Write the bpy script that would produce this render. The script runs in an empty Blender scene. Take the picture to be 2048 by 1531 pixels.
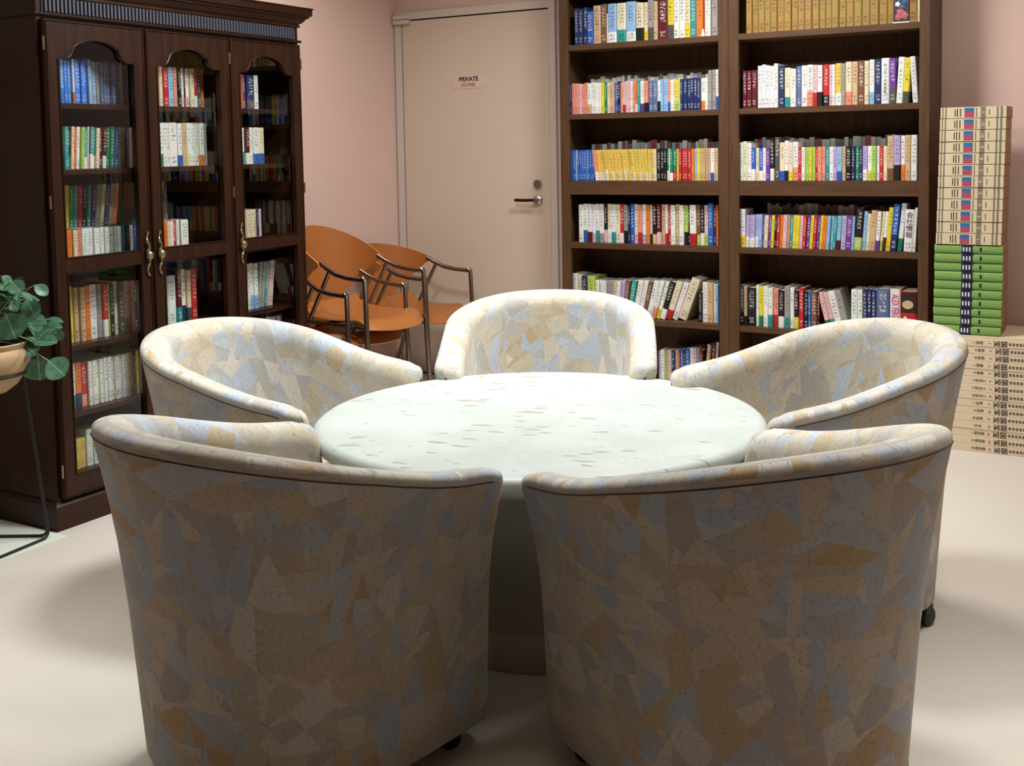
import bpy, bmesh, math, random, re
from mathutils import Vector, Matrix

# ------------------------------------------------------------------ camera, light, exposure
SC = bpy.context.scene
COL = SC.collection
SC.view_settings.view_transform = 'Standard'
SC.view_settings.look = 'None'
SC.view_settings.gamma = 1.0
SC.view_settings.use_curve_mapping = False
SC.view_settings.exposure = 0.12
SC.cycles.max_bounces = 8

F_PX, YAW, PITCH, ROLL, CY = 2250.0, 0.5248, 0.0684, -0.0173, 451.35
fw = Vector((-math.sin(YAW) * math.cos(PITCH), math.cos(YAW) * math.cos(PITCH), -math.sin(PITCH)))
rt = Vector((math.cos(YAW), math.sin(YAW), 0))
up = rt.cross(fw)
rt2 = math.cos(ROLL) * rt + math.sin(ROLL) * up
up2 = -math.sin(ROLL) * rt + math.cos(ROLL) * up
cam_d = bpy.data.cameras.new('camera')
cam = bpy.data.objects.new('camera', cam_d)
COL.objects.link(cam)
M = Matrix.Identity(4)
for i in range(3):
    M[i][0], M[i][1], M[i][2] = rt2[i], up2[i], -fw[i]
M.translation = Vector((0, 0, 1.25))
cam.matrix_world = M
cam_d.sensor_fit = 'HORIZONTAL'
cam_d.sensor_width = 36
cam_d.lens = F_PX / 2048 * 36
cam_d.shift_y = -(765.5 - CY) / 2048
cam_d.clip_start = 0.05
SC.camera = cam

W = bpy.data.worlds.new('world')
SC.world = W
W.use_nodes = True
W.node_tree.nodes['Background'].inputs[0].default_value = (0.8, 0.75, 0.7, 1)
W.node_tree.nodes['Background'].inputs[1].default_value = 0.03

CEIL = 2.5
def area(name, loc, size, power, col, spread=180.0, tilt=None):
    d = bpy.data.lights.new(name, 'AREA')
    d.shape = 'DISK'
    d.size = size
    d.energy = power
    d.color = col
    d.spread = math.radians(spread)
    o = bpy.data.objects.new(name, d)
    COL.objects.link(o)
    o.location = loc
    if tilt:
        o.rotation_euler = tilt
    return o
TC = (-1.40, 2.541)
area('ceiling_lamp_table', (TC[0] - .05, TC[1] + .2, CEIL - .02), 1.3, 6.5, (0.90, 1.0, 0.97), 110)
area('ceiling_lamp_cabinet', (-2.0, 2.85, CEIL - .02), 0.4, 34, (0.94, 1.0, 1.0), 170)
area('ceiling_lamp_corner', (-3.2, 4.0, CEIL - .02), 0.2, 5, (1.0, 0.94, 0.88), 150)
area('ceiling_lamp_back', (-1.5, 3.95, CEIL - .02), 0.4, 31, (1.0, 0.985, 0.96), 170)
area('ceiling_lamp_right', (-0.1, 4.3, CEIL - .02), 0.4, 7.5, (1.0, 0.985, 0.97), 170)
area('ceiling_lamp_front', (-2.45, 1.65, CEIL - .02), 0.35, 3.0, (0.97, 1.0, 0.97), 60)
area('ceiling_lamp_side', (-0.08, 2.45, CEIL - .02), 0.4, 3.6, (0.98, 1.0, 0.97), 60)

# ------------------------------------------------------------------ materials
def srgb(h):
    if isinstance(h, str):
        h = [int(h[i:i + 2], 16) / 255 for i in (0, 2, 4)]
    return tuple(c / 12.92 if c <= .04045 else ((c + .055) / 1.055) ** 2.4 for c in h)

class NT:
    def __init__(s, name):
        s.m = bpy.data.materials.new(name)
        s.m.use_nodes = True
        s.t = s.m.node_tree
        s.b = s.t.nodes['Principled BSDF']
        s.out = s.t.nodes['Material Output']
    def n(s, typ, **kw):
        x = s.t.nodes.new(typ)
        for k, v in kw.items():
            if k.startswith('i_'):
                key = k[2:]
                key = int(key) if key.isdigit() else key.replace('_', ' ')
                x.inputs[key].default_value = v
            else:
                setattr(x, k, v)
        return x
    def l(s, a, b):
        s.t.links.new(a, b)
    def math(s, op, a, b=None, c=None):
        x = s.n('ShaderNodeMath', operation=op)
        for i, v in enumerate((a, b, c)):
            if v is None:
                continue
            if isinstance(v, (int, float)):
                x.inputs[i].default_value = v
            else:
                s.l(v, x.inputs[i])
        return x.outputs[0]
    def mix(s, f, a, b, mode='MIX'):
        x = s.n('ShaderNodeMix', data_type='RGBA', blend_type=mode)
        for k, v in ((0, f), (6, a), (7, b)):
            if isinstance(v, (int, float)):
                x.inputs[k].default_value = v
            elif isinstance(v, (tuple, list)):
                x.inputs[k].default_value = (*v, 1) if len(v) == 3 else v
            else:
                s.l(v, x.inputs[k])
        return x.outputs[2]
    def ramp(s, f, stops, interp='LINEAR'):
        x = s.n('ShaderNodeValToRGB')
        x.color_ramp.interpolation = interp
        e = x.color_ramp.elements
        while len(e) < len(stops):
            e.new(0.5)
        for k, (p, c) in enumerate(stops):
            e[k].position = p
            e[k].color = (*c, 1) if len(c) == 3 else c
        s.l(f, x.inputs[0])
        return x.outputs[0]
    def coord(s, kind='Object', scale=(1, 1, 1)):
        tc = s.n('ShaderNodeTexCoord')
        mp = s.n('ShaderNodeMapping')
        mp.inputs['Scale'].default_value = scale
        s.l(tc.outputs[kind], mp.inputs[0])
        return mp.outputs[0]
    def bump(s, h, strength=.2, dist=.01):
        x = s.n('ShaderNodeBump')
        x.inputs['Strength'].default_value = strength
        x.inputs['Distance'].default_value = dist
        s.l(h, x.inputs['Height'])
        s.l(x.outputs[0], s.b.inputs['Normal'])

MAT = {}
def simple(name, col, rough=.5, metal=0.0, noise=0.0, nscale=8.0, spec=.5, bump=0.0, bscale=60.0, stretch=(1, 1, 1)):
    k = NT(name)
    c = srgb(col) if isinstance(col, str) else col
    k.b.inputs['Roughness'].default_value = rough
    k.b.inputs['Metallic'].default_value = metal
    k.b.inputs['Specular IOR Level'].default_value = spec
    v = k.coord('Object', stretch)
    nz = k.n('ShaderNodeTexNoise', i_Scale=nscale, i_Detail=4.0)
    k.l(v, nz.inputs['Vector'])
    k.l(k.mix(nz.outputs['Fac'], tuple(x * (1 - noise) for x in c), tuple(min(1, x * (1 + noise)) for x in c)), k.b.inputs['Base Color'])
    if bump:
        n2 = k.n('ShaderNodeTexNoise', i_Scale=bscale, i_Detail=3.0)
        k.l(v, n2.inputs['Vector'])
        k.bump(n2.outputs['Fac'], bump, .002)
    MAT[name] = k.m
    return k.m

def wood(name, dark, light, rough=.35, axis='z', scale=6.0):
    k = NT(name)
    st = {'z': (9, 9, .7), 'x': (.7, 9, 9), 'y': (9, .7, 9)}[axis]
    v = k.coord('Object', st)
    nz = k.n('ShaderNodeTexNoise', i_Scale=scale, i_Detail=6.0, i_Roughness=.65, i_Distortion=.6)
    k.l(v, nz.inputs['Vector'])
    k.l(k.ramp(nz.outputs['Fac'], [(.3, srgb(dark)), (.7, srgb(light))]), k.b.inputs['Base Color'])
    k.b.inputs['Roughness'].default_value = rough
    k.b.inputs['Specular IOR Level'].default_value = .25
    k.bump(nz.outputs['Fac'], .06, .002)
    MAT[name] = k.m

simple('wall_paint', 'DABCB0', .85, noise=.025, nscale=3, bump=.15, bscale=180)
simple('ceiling_paint', 'E6DCD0', .9, noise=.02)
simple('door_paint', 'D2BFAC', .55, noise=.03, nscale=2.2, bump=.04, bscale=120)
simple('frame_paint', 'CFC2BA', .45, noise=.03)
simple('gap_black', '141010', .9)
wood('cabinet_wood', '241108', '3A1F10', .36, 'z')
wood('cabinet_wood_h', '241108', '3A1F10', .36, 'x')
wood('bookcase_wood', '4A3221', '60452F', .45, 'z')
wood('bookcase_wood_h', '4A3221', '5E432E', .45, 'x')
simple('dentil_dark', '22222A', .5, noise=.1)
simple('brass_old', 'A89A78', .35, metal=1.0, noise=.15, nscale=40)
simple('steel', 'B8B0AA', .3, metal=1.0, noise=.05)
simple('steel_dark', '8E8278', .28, metal=1.0, noise=.08, nscale=20)
simple('bronze_lever', '3A1C1A', .35, metal=.6)
simple('black_iron', '15151A', .5, noise=.1)
simple('caster_black', '1B1A18', .45)
simple('leather', 'A9652F', .38, noise=.06, nscale=5, bump=.08, bscale=300)
simple('leather_edge', 'C58A55', .6, noise=.05)
simple('pages', 'DCD2BE', .9, noise=.08, nscale=60, stretch=(20, 1, 1))
simple('slipcase_paper', 'A8805F', .9, noise=.1)
simple('sign_plate', 'DDBFB2', .5)
simple('ink_black', '1A1414', .7)
simple('ink_grey', '6A6258', .8)
simple('ink_white', 'EDE8DE', .7)
simple('ink_red', 'A83A30', .7)
simple('ink_pink', 'C8508C', .7)
simple('ink_gold', 'B89A4A', .5)
simple('pot_clay', 'C9A77E', .7, noise=.25, nscale=7, bump=.2, bscale=40)
simple('soil', '2A1C14', .95, noise=.3, nscale=40)
simple('stem_green', '8FA06A', .6)
simple('mat_vinyl', 'DDE4D6', .6, noise=.03)
simple('wood_stand', 'C9A878', .5, noise=.1)
simple('seam_thread', '4A3A2C', .9)

# carpet
k = NT('carpet')
v = k.coord('Object')
n1 = k.n('ShaderNodeTexNoise', i_Scale=1.3, i_Detail=3.0)
n2 = k.n('ShaderNodeTexNoise', i_Scale=420.0, i_Detail=2.0)
for q in (n1, n2):
    k.l(v, q.inputs['Vector'])
base = k.ramp(n1.outputs['Fac'], [(.3, srgb('D3CABF')), (.7, srgb('DAD2C8'))])
k.l(k.mix(k.math('MULTIPLY', n2.outputs['Fac'], .28), base, srgb('B09E8C')), k.b.inputs['Base Color'])
k.b.inputs['Roughness'].default_value = .95
k.b.inputs['Specular IOR Level'].default_value = .1
k.bump(n2.outputs['Fac'], .35, .004)
MAT['carpet'] = k.m

# travertine-like table stone
k = NT('table_stone')
v = k.coord('Object', (1, 1, 1))
n1 = k.n('ShaderNodeTexNoise', i_Scale=5.0, i_Detail=5.0, i_Distortion=.5)
k.l(v, n1.inputs['Vector'])
base = k.ramp(n1.outputs['Fac'], [(.3, srgb('B3B9B4')), (.65, srgb('C0C6C2'))])
prev = base
rot = k.n('ShaderNodeMapping')
k.l(v, rot.inputs[0])
rot.inputs['Rotation'].default_value = (0, 0, .53)
rot.inputs['Scale'].default_value = (9, 26, 9)
dn = k.n('ShaderNodeTexNoise', i_Scale=1.0, i_Detail=3.0)
k.l(rot.outputs[0], dn.inputs['Vector'])
wv = k.n('ShaderNodeVectorMath', operation='MULTIPLY_ADD')
k.l(dn.outputs['Color'], wv.inputs[0])
wv.inputs[1].default_value = (.9, .9, .9)
k.l(rot.outputs[0], wv.inputs[2])
for sc, th, colr, rnd in ((1.5, .16, '948C7C', .55), (3.4, .15, 'A39C8C', .6), (.75, .13, '9C9482', .62)):
    vo = k.n('ShaderNodeTexVoronoi', i_Scale=sc)
    k.l(wv.outputs[0], vo.inputs['Vector'])
    sepc = k.n('ShaderNodeSeparateColor')
    k.l(vo.outputs['Color'], sepc.inputs[0])
    on = k.math('GREATER_THAN', sepc.outputs[0], rnd)
    sz = k.math('MULTIPLY', sepc.outputs[1], th * 1.6)
    near = k.math('LESS_THAN', vo.outputs['Distance'], k.math('ADD', sz, .05))
    prev = k.mix(k.math('MULTIPLY', k.math('MULTIPLY', on, near), .75), prev, srgb(colr))
k.l(prev, k.b.inputs['Base Color'])
k.b.inputs['Roughness'].default_value = .5
MAT['table_stone'] = k.m

# patchwork upholstery
def fabric():
    k = NT('patchwork_fabric')
    tc = k.n('ShaderNodeTexCoord')
    uv = tc.outputs['UV']
    mp = k.n('ShaderNodeMapping')
    mp.inputs['Scale'].default_value = (13.5, 11.0, 1)
    k.l(uv, mp.inputs[0])
    def shard(seed, scale, warp=None):
        m2 = k.n('ShaderNodeVectorMath', operation='ADD')
        k.l(mp.outputs[0], m2.inputs[0])
        m2.inputs[1].default_value = (seed * 3.7, seed * 1.9, 0)
        if warp:
            m3 = k.n('ShaderNodeMapping')
            m3.inputs['Rotation'].default_value = (0, 0, warp[2])
            m3.inputs['Scale'].default_value = (warp[0], warp[1], 1)
            k.l(m2.outputs[0], m3.inputs[0])
            m2 = m3
        vo = k.n('ShaderNodeTexVoronoi', voronoi_dimensions='2D', distance='EUCLIDEAN', i_Scale=scale)
        k.l(m2.outputs[0], vo.inputs['Vector'])
        sc_ = k.n('ShaderNodeVectorMath', operation='SCALE')
        k.l(m2.outputs[0], sc_.inputs[0])
        sc_.inputs['Scale'].default_value = 1.0
        d = k.n('ShaderNodeVectorMath', operation='SUBTRACT')
        k.l(sc_.outputs[0], d.inputs[0])
        k.l(vo.outputs['Position'], d.inputs[1])
        c = k.n('ShaderNodeSeparateColor')
        k.l(vo.outputs['Color'], c.inputs[0])
        xyz = k.n('ShaderNodeSeparateXYZ')
        k.l(d.outputs[0], xyz.inputs[0])
        ang = k.math('MULTIPLY', c.outputs[0], 6.283)
        dot = k.math('ADD', k.math('MULTIPLY', xyz.outputs[0], k.math('COSINE', ang)), k.math('MULTIPLY', xyz.outputs[1], k.math('SINE', ang)))
        side = k.math('GREATER_THAN', dot, 0.0)
        ang2 = k.math('ADD', ang, 1.1)
        dot2 = k.math('ADD', k.math('MULTIPLY', xyz.outputs[0], k.math('COSINE', ang2)), k.math('MULTIPLY', xyz.outputs[1], k.math('SINE', ang2)))
        side2 = k.math('GREATER_THAN', dot2, .05)
        key = k.math('FRACT', k.math('ADD', c.outputs[1], k.math('ADD', k.math('MULTIPLY', side, .37), k.math('MULTIPLY', side2, .61))))
        return key, dot
    k1, dot1 = shard(1.0, .80, (1.0, .85, .25))
    k2, dot2 = shard(5.3, .85, (.55, 1.35, .75))
    pal = [(0, srgb('C8BFB0')), (.12, srgb('BAC3D0')), (.22, srgb('D4CBBC')), (.32, srgb('BAB4AC')), (.42, srgb('D8D2C9')), (.52, srgb('CAB89C')), (.60, srgb('BFC8D4')), (.70, srgb('CEC5B6')), (.79, srgb('C6A983')), (.82, srgb('BBB8B5')), (.92, srgb('D2C7B4'))]
    c1 = k.ramp(k1, pal, 'CONSTANT')
    pal2 = [(0, srgb('D7CEBF')), (.16, srgb('C4B8A6')), (.30, srgb('BAC2CD')), (.44, srgb('D0C6B5')), (.59, srgb('C5AC88')), (.63, srgb('BDBBBA')), (.76, srgb('CEC1AA')), (.88, srgb('C7CBD2'))]
    c2 = k.ramp(k2, pal2, 'CONSTANT')
    sel = k.math('GREATER_THAN', k.math('FRACT', k.math('MULTIPLY', k1, 7.31)), .5)
    col = k.mix(sel, c1, c2)
    # fine mottling and crackle
    nz = k.n('ShaderNodeTexNoise', noise_dimensions='2D', i_Scale=22.0, i_Detail=5.0, i_Roughness=.7)
    k.l(mp.outputs[0], nz.inputs['Vector'])
    col = k.mix(k.math('MULTIPLY', k.math('SUBTRACT', nz.outputs['Fac'], .40), .6), col, srgb('A0907C'))
    wz = k.n('ShaderNodeTexNoise', noise_dimensions='2D', i_Scale=5.0, i_Detail=3.0)
    k.l(mp.outputs[0], wz.inputs['Vector'])
    wadd = k.n('ShaderNodeVectorMath', operation='MULTIPLY_ADD')
    k.l(wz.outputs['Color'], wadd.inputs[0])
    wadd.inputs[1].default_value = (.35, .35, 0)
    k.l(mp.outputs[0], wadd.inputs[2])
    cr = k.n('ShaderNodeTexVoronoi', voronoi_dimensions='2D', feature='DISTANCE_TO_EDGE', i_Scale=5.0)
    k.l(wadd.outputs[0], cr.inputs['Vector'])
    line = k.math('LESS_THAN', cr.outputs['Distance'], .035)
    brk = k.math('GREATER_THAN', wz.outputs['Fac'], .43)
    col = k.mix(k.math('MULTIPLY', k.math('MULTIPLY', line, brk), .42), col, srgb('7A6652'))
    k.l(col, k.b.inputs['Base Color'])
    k.b.inputs['Roughness'].default_value = .85
    k.b.inputs['Specular IOR Level'].default_value = .15
    k.b.inputs['Sheen Weight'].default_value = .12
    w2 = k.n('ShaderNodeTexNoise', noise_dimensions='2D', i_Scale=90.0, i_Detail=2.0)
    k.l(mp.outputs[0], w2.inputs['Vector'])
    k.bump(k.math('ADD', w2.outputs['Fac'], k.math('MULTIPLY', line, -.6)), .25, .002)
    MAT['patchwork_fabric'] = k.m
fabric()

# book cover: colours are read from each book's own properties
def book_material():
    k = NT('book_cover')
    a1 = k.n('ShaderNodeAttribute', attribute_type='OBJECT', attribute_name='tint')
    a2 = k.n('ShaderNodeAttribute', attribute_type='OBJECT', attribute_name='band')
    a3 = k.n('ShaderNodeAttribute', attribute_type='OBJECT', attribute_name='print')   # band height, ink lightness, seed
    tc = k.n('ShaderNodeTexCoord')
    xyz = k.n('ShaderNodeSeparateXYZ')
    k.l(tc.outputs['Object'], xyz.inputs[0])
    pr = k.n('ShaderNodeSeparateXYZ')
    k.l(a3.outputs['Vector'], pr.inputs[0])
    inband = k.math('LESS_THAN', xyz.outputs[2], pr.outputs[0])
    col = k.mix(inband, a1.outputs['Color'], a2.outputs['Color'])
    # title: small blocky strokes down the middle of the spine
    seed = k.math('MULTIPLY', pr.outputs[2], 57.0)
    cb = k.n('ShaderNodeCombineXYZ')
    k.l(k.math('MULTIPLY', xyz.outputs[0], 7.0), cb.inputs[0])
    k.l(k.math('MULTIPLY', xyz.outputs[2], 46.0), cb.inputs[1])
    k.l(seed, cb.inputs[2])
    wn = k.n('ShaderNodeTexNoise', i_Scale=1.0, i_Detail=1.0)
    k.l(cb.outputs[0], wn.inputs['Vector'])
    stroke = k.math('GREATER_THAN', wn.outputs['Fac'], .53)
    spine = k.math('LESS_THAN', xyz.outputs[1], .04)
    mid = k.math('LESS_THAN', k.math('ABSOLUTE', xyz.outputs[0]), .27)
    gap = k.math('GREATER_THAN', k.math('SINE', k.math('MULTIPLY', xyz.outputs[2], 75.0)), -.55)
    top = k.math('LESS_THAN', xyz.outputs[2], .93)
    lo = k.math('GREATER_THAN', xyz.outputs[2], k.math('ADD', .34, k.math('MULTIPLY', pr.outputs[2], .22)))
    au1 = k.math('LESS_THAN', xyz.outputs[2], .22)
    au2 = k.math('GREATER_THAN', xyz.outputs[2], .07)
    zone = k.math('MAXIMUM', k.math('MULTIPLY', top, lo), k.math('MULTIPLY', au1, au2))
    msk = stroke
    for q in (spine, mid, gap, zone):
        msk = k.math('MULTIPLY', msk, q)
    ink = k.mix(pr.outputs[1], (.02, .02, .02), (.75, .72, .66))
    col = k.mix(k.math('MULTIPLY', msk, .8), col, ink)
    k.l(col, k.b.inputs['Base Color'])
    k.b.inputs['Roughness'].default_value = .4
    k.b.inputs['Specular IOR Level'].default_value = .4
    MAT['book_cover'] = k.m
book_material()

k = NT('loose_books')
a1 = k.n('ShaderNodeAttribute', attribute_type='GEOMETRY', attribute_name='tint')
k.l(a1.outputs['Color'], k.b.inputs['Base Color'])
k.b.inputs['Roughness'].default_value = .5
MAT['loose_books'] = k.m

# thin window glass of the cabinet doors
k = NT('cabinet_glass')
tr = k.n('ShaderNodeBsdfTransparent')
tr.inputs[0].default_value = (.97, .98, .97, 1)
gl = k.n('ShaderNodeBsdfGlossy')
gl.inputs['Roughness'].default_value = .0
fr = k.n('ShaderNodeFresnel', i_IOR=1.5)
geo = k.n('ShaderNodeNewGeometry')
k.l(k.math('SUBTRACT', 1.5, k.math('MULTIPLY', geo.outputs['Backfacing'], 1.5 - 1 / 1.5)), fr.inputs['IOR'])
ms = k.n('ShaderNodeMixShader')
k.l(k.math('MULTIPLY', fr.outputs[0], .5), ms.inputs[0])
k.l(tr.outputs[0], ms.inputs[1])
k.l(gl.outputs[0], ms.inputs[2])
k.l(ms.outputs[0], k.out.inputs[0])
MAT['cabinet_glass'] = k.m

# leaf
k = NT('leaf')
v = k.coord('Object', (1, 1, 1))
xyz = k.n('ShaderNodeSeparateXYZ')
k.l(v, xyz.inputs[0])
vein = k.math('LESS_THAN', k.math('ABSOLUTE', xyz.outputs[0]), .018)
n1 = k.n('ShaderNodeTexNoise', i_Scale=5.0, i_Detail=3.0)
k.l(v, n1.inputs['Vector'])
oi = k.n('ShaderNodeObjectInfo')
c = k.ramp(n1.outputs['Fac'], [(.3, srgb('2E5A44')), (.75, srgb('5C8A6C'))])
c = k.mix(k.math('MULTIPLY', oi.outputs['Random'], .45), c, srgb('6FA07E'))
c = k.mix(k.math('MULTIPLY', vein, .5), c, srgb('A9C4A0'))
k.l(c, k.b.inputs['Base Color'])
k.b.inputs['Roughness'].default_value = .4
MAT['leaf'] = k.m

# ------------------------------------------------------------------ mesh helpers
class MB:
    def __init__(s):
        s.v, s.f, s.m = [], [], []
    def box(s, a, b, mat=0):
        i = len(s.v)
        (x0, y0, z0), (x1, y1, z1) = a, b
        s.v += [(x0, y0, z0), (x1, y0, z0), (x1, y1, z0), (x0, y1, z0), (x0, y0, z1), (x1, y0, z1), (x1, y1, z1), (x0, y1, z1)]
        for q in ((0, 3, 2, 1), (4, 5, 6, 7), (0, 1, 5, 4), (1, 2, 6, 5), (2, 3, 7, 6), (3, 0, 4, 7)):
            s.f.append(tuple(i + j for j in q))
            s.m.append(mat)
        return s
    def tube(s, pts, r, n=10, mat=0, closed=False, smooth=0):
        pts = [Vector(p) for p in pts]
        if smooth:
            pts = fillet(pts, smooth, closed)
        rr = r if callable(r) else (lambda t: r)
        N = len(pts)
        rings = []
        prev = None
        for i, p in enumerate(pts):
            if closed:
                t = (pts[(i + 1) % N] - pts[i - 1]).normalized()
            else:
                t = (pts[min(i + 1, N - 1)] - pts[max(i - 1, 0)]).normalized()
            if prev is None:
                a = Vector((0, 0, 1)) if abs(t.z) < .9 else Vector((1, 0, 0))
                nrm = t.cross(a).normalized()
            else:
                nrm = (prev - t * prev.dot(t)).normalized()
            prev = nrm
            bn = t.cross(nrm)
            q = rr(i / max(1, N - 1))
            st = len(s.v)
            for j in range(n):
                a = 2 * math.pi * j / n
                s.v.append(tuple(p + (nrm * math.cos(a) + bn * math.sin(a)) * q))
            rings.append(st)
        M_ = N if closed else N - 1
        for i in range(M_):
            a, b = rings[i], rings[(i + 1) % N]
            for j in range(n):
                s.f.append((a + j, a + (j + 1) % n, b + (j + 1) % n, b + j))
                s.m.append(mat)
        if not closed:
            s.f.append(tuple(rings[0] + j for j in range(n))[::-1])
            s.f.append(tuple(rings[-1] + j for j in range(n)))
            s.m += [mat, mat]
        return s
    def lathe(s, prof, n=48, c=(0, 0, 0), mat=0, axis='z'):
        st = len(s.v)
        for (r, z) in prof:
            for j in range(n):
                a = 2 * math.pi * j / n
                p = (r * math.cos(a), r * math.sin(a), z)
                if axis == 'y':
                    p = (p[0], z, p[1])
                elif axis == 'x':
                    p = (z, p[0], p[1])
                s.v.append((p[0] + c[0], p[1] + c[1], p[2] + c[2]))
        for i in range(len(prof) - 1):
            for j in range(n):
                a, b = st + i * n, st + (i + 1) * n
                s.f.append((a + j, a + (j + 1) % n, b + (j + 1) % n, b + j))
                s.m.append(mat)
        s.f.append(tuple(st + j for j in range(n))[::-1])
        e = st + (len(prof) - 1) * n
        s.f.append(tuple(e + j for j in range(n)))
        s.m += [mat, mat]
        return s
    def plate(s, polys, y0, y1, mat=0):
        """flat polygons in xz sharing corners, given thickness from y0 (front) to y1 (back)"""
        key, edges = {}, {}
        base = len(s.v)
        def vid(p, side):
            kk = (round(p[0], 5), round(p[1], 5), side)
            if kk not in key:
                key[kk] = len(s.v)
                s.v.append((p[0], y0 if side == 0 else y1, p[1]))
            return key[kk]
        for P in polys:
            s.f.append(tuple(vid(p, 0) for p in P))
            s.f.append(tuple(vid(p, 1) for p in P)[::-1])
            s.m += [mat, mat]
            for a, b in zip(P, P[1:] + P[:1]):
                ka = tuple(round(x, 5) for x in a)
                kb = tuple(round(x, 5) for x in b)
                if (kb, ka) in edges:
                    del edges[(kb, ka)]
                else:
                    edges[(ka, kb)] = 1
        for (a, b) in edges:
            s.f.append((vid(b, 0), vid(a, 0), vid(a, 1), vid(b, 1)))
            s.m.append(mat)
        return s
    def sweep(s, prof, path, mat=0):
        """profile [(out, z)] carried along plan path [(x, y, nx, ny)]"""
        st = len(s.v)
        n = len(prof)
        for (x, y, nx, ny) in path:
            for (o, z) in prof:
                s.v.append((x + nx * o, y + ny * o, z))
        for i in range(len(path) - 1):
            for j in range(n):
                a = st + i * n
                b = a + n
                s.f.append((a + j, b + j, b + (j + 1) % n, a + (j + 1) % n))
                s.m.append(mat)
        s.f.append(tuple(st + j for j in range(n)))
        e = st + (len(path) - 1) * n
        s.f.append(tuple(e + j for j in range(n))[::-1])
        s.m += [mat, mat]
        return s
    def mesh(s, name, mats, smooth=False, bevel=0.0, angle=40):
        me = bpy.data.meshes.new(name)
        me.from_pydata(s.v, [], s.f)
        for m in (mats if isinstance(mats, (list, tuple)) else [mats]):
            me.materials.append(MAT[m])
        me.polygons.foreach_set('material_index', s.m)
        bm = bmesh.new()
        bm.from_mesh(me)
        bmesh.ops.recalc_face_normals(bm, faces=bm.faces)
        if bevel:
            es = [e for e in bm.edges if len(e.link_faces) == 2 and e.calc_face_angle(0) > .6]
            bmesh.ops.bevel(bm, geom=es, offset=bevel, segments=2, profile=.5, affect='EDGES', clamp_overlap=True)
        bm.to_mesh(me)
        bm.free()
        if smooth:
            me.polygons.foreach_set('use_smooth', [True] * len(me.polygons))
            try:
                me.set_sharp_from_angle(angle=math.radians(angle))
            except Exception:
                pass
        return me

def fillet(pts, r, closed=False, n=5):
    out = []
    N = len(pts)
    for i, p in enumerate(pts):
        if not closed and i in (0, N - 1):
            out.append(p)
            continue
        a, b = pts[i - 1], pts[(i + 1) % N]
        da, db = (a - p), (b - p)
        d = min(r, da.length * .45, db.length * .45)
        p0, p1 = p + da.normalized() * d, p + db.normalized() * d
        for j in range(n + 1):
            t = j / n
            out.append(p0 * (1 - t) ** 2 + p * 2 * t * (1 - t) + p1 * t * t)
    return out

def put(name, me, parent=None, loc=(0, 0, 0), rot=(0, 0, 0), scale=(1, 1, 1)):
    o = bpy.data.objects.new(name, me)
    COL.objects.link(o)
    o.location, o.rotation_euler, o.scale = loc, rot, scale
    o.parent = parent
    return o

def tag(o, label=None, cat=None, group=None, kind=None):
    if label: o['label'] = label
    if cat: o['category'] = cat
    if group: o['group'] = group
    if kind: o['kind'] = kind
    return o

def thing(name, label, cat, loc=(0, 0, 0), rotz=0.0, group=None):
    return tag(put(name, None, None, loc, (0, 0, rotz)), label, cat, group)

def copy_tree(o, parent=None):
    c = o.copy()
    COL.objects.link(c)
    c.parent = parent
    for ch in list(o.children):
        copy_tree(ch, c)
    return c

def bxo(name, a, b, mat, parent=None, bevel=0.0):
    return put(name, MB().box(a, b).mesh(name, mat, bevel=bevel), parent)

def text(body, mat, size, parent, loc, rot, name='lettering', align='CENTER', xs=1.0, bold=0.0, ysz=1.0):
    cu = bpy.data.curves.new(name, 'FONT')
    cu.body = body
    cu.size = size
    cu.align_x = align
    cu.align_y = 'CENTER'
    cu.extrude = .0004
    cu.offset = bold
    cu.resolution_u = 2
    tmp = bpy.data.objects.new('tmp', cu)
    COL.objects.link(tmp)
    dg = bpy.context.evaluated_depsgraph_get()
    me = bpy.data.meshes.new_from_object(tmp.evaluated_get(dg))
    bpy.data.objects.remove(tmp)
    me.materials.clear()
    me.materials.append(MAT[mat])
    o = put(name, me, parent, loc, rot, (xs, ysz, 1))
    return o

random.seed(7)
# ------------------------------------------------------------------ room shell
YB, XL = 5.167, -3.72
XR, YN = 2.6, -2.4
def struct(o):
    o['kind'] = 'structure'
    return o
struct(bxo('floor', (XL - .1, YN - .1, -.1), (XR + .1, YB + .1, 0), 'carpet'))
struct(bxo('ceiling', (XL - .1, YN - .1, CEIL), (XR + .1, YB + .1, CEIL + .1), 'ceiling_paint'))
struct(bxo('wall_back', (XL - .1, YB, 0), (XR + .1, YB + .1, CEIL), 'wall_paint'))
struct(bxo('wall_left', (XL - .1, YN, 0), (XL, YB, CEIL), 'wall_paint'))
struct(bxo('wall_right', (XR, YN, 0), (XR + .1, YB, CEIL), 'wall_paint'))
struct(bxo('wall_front', (XL, YN - .1, 0), (XR, YN, CEIL), 'wall_paint'))

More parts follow.
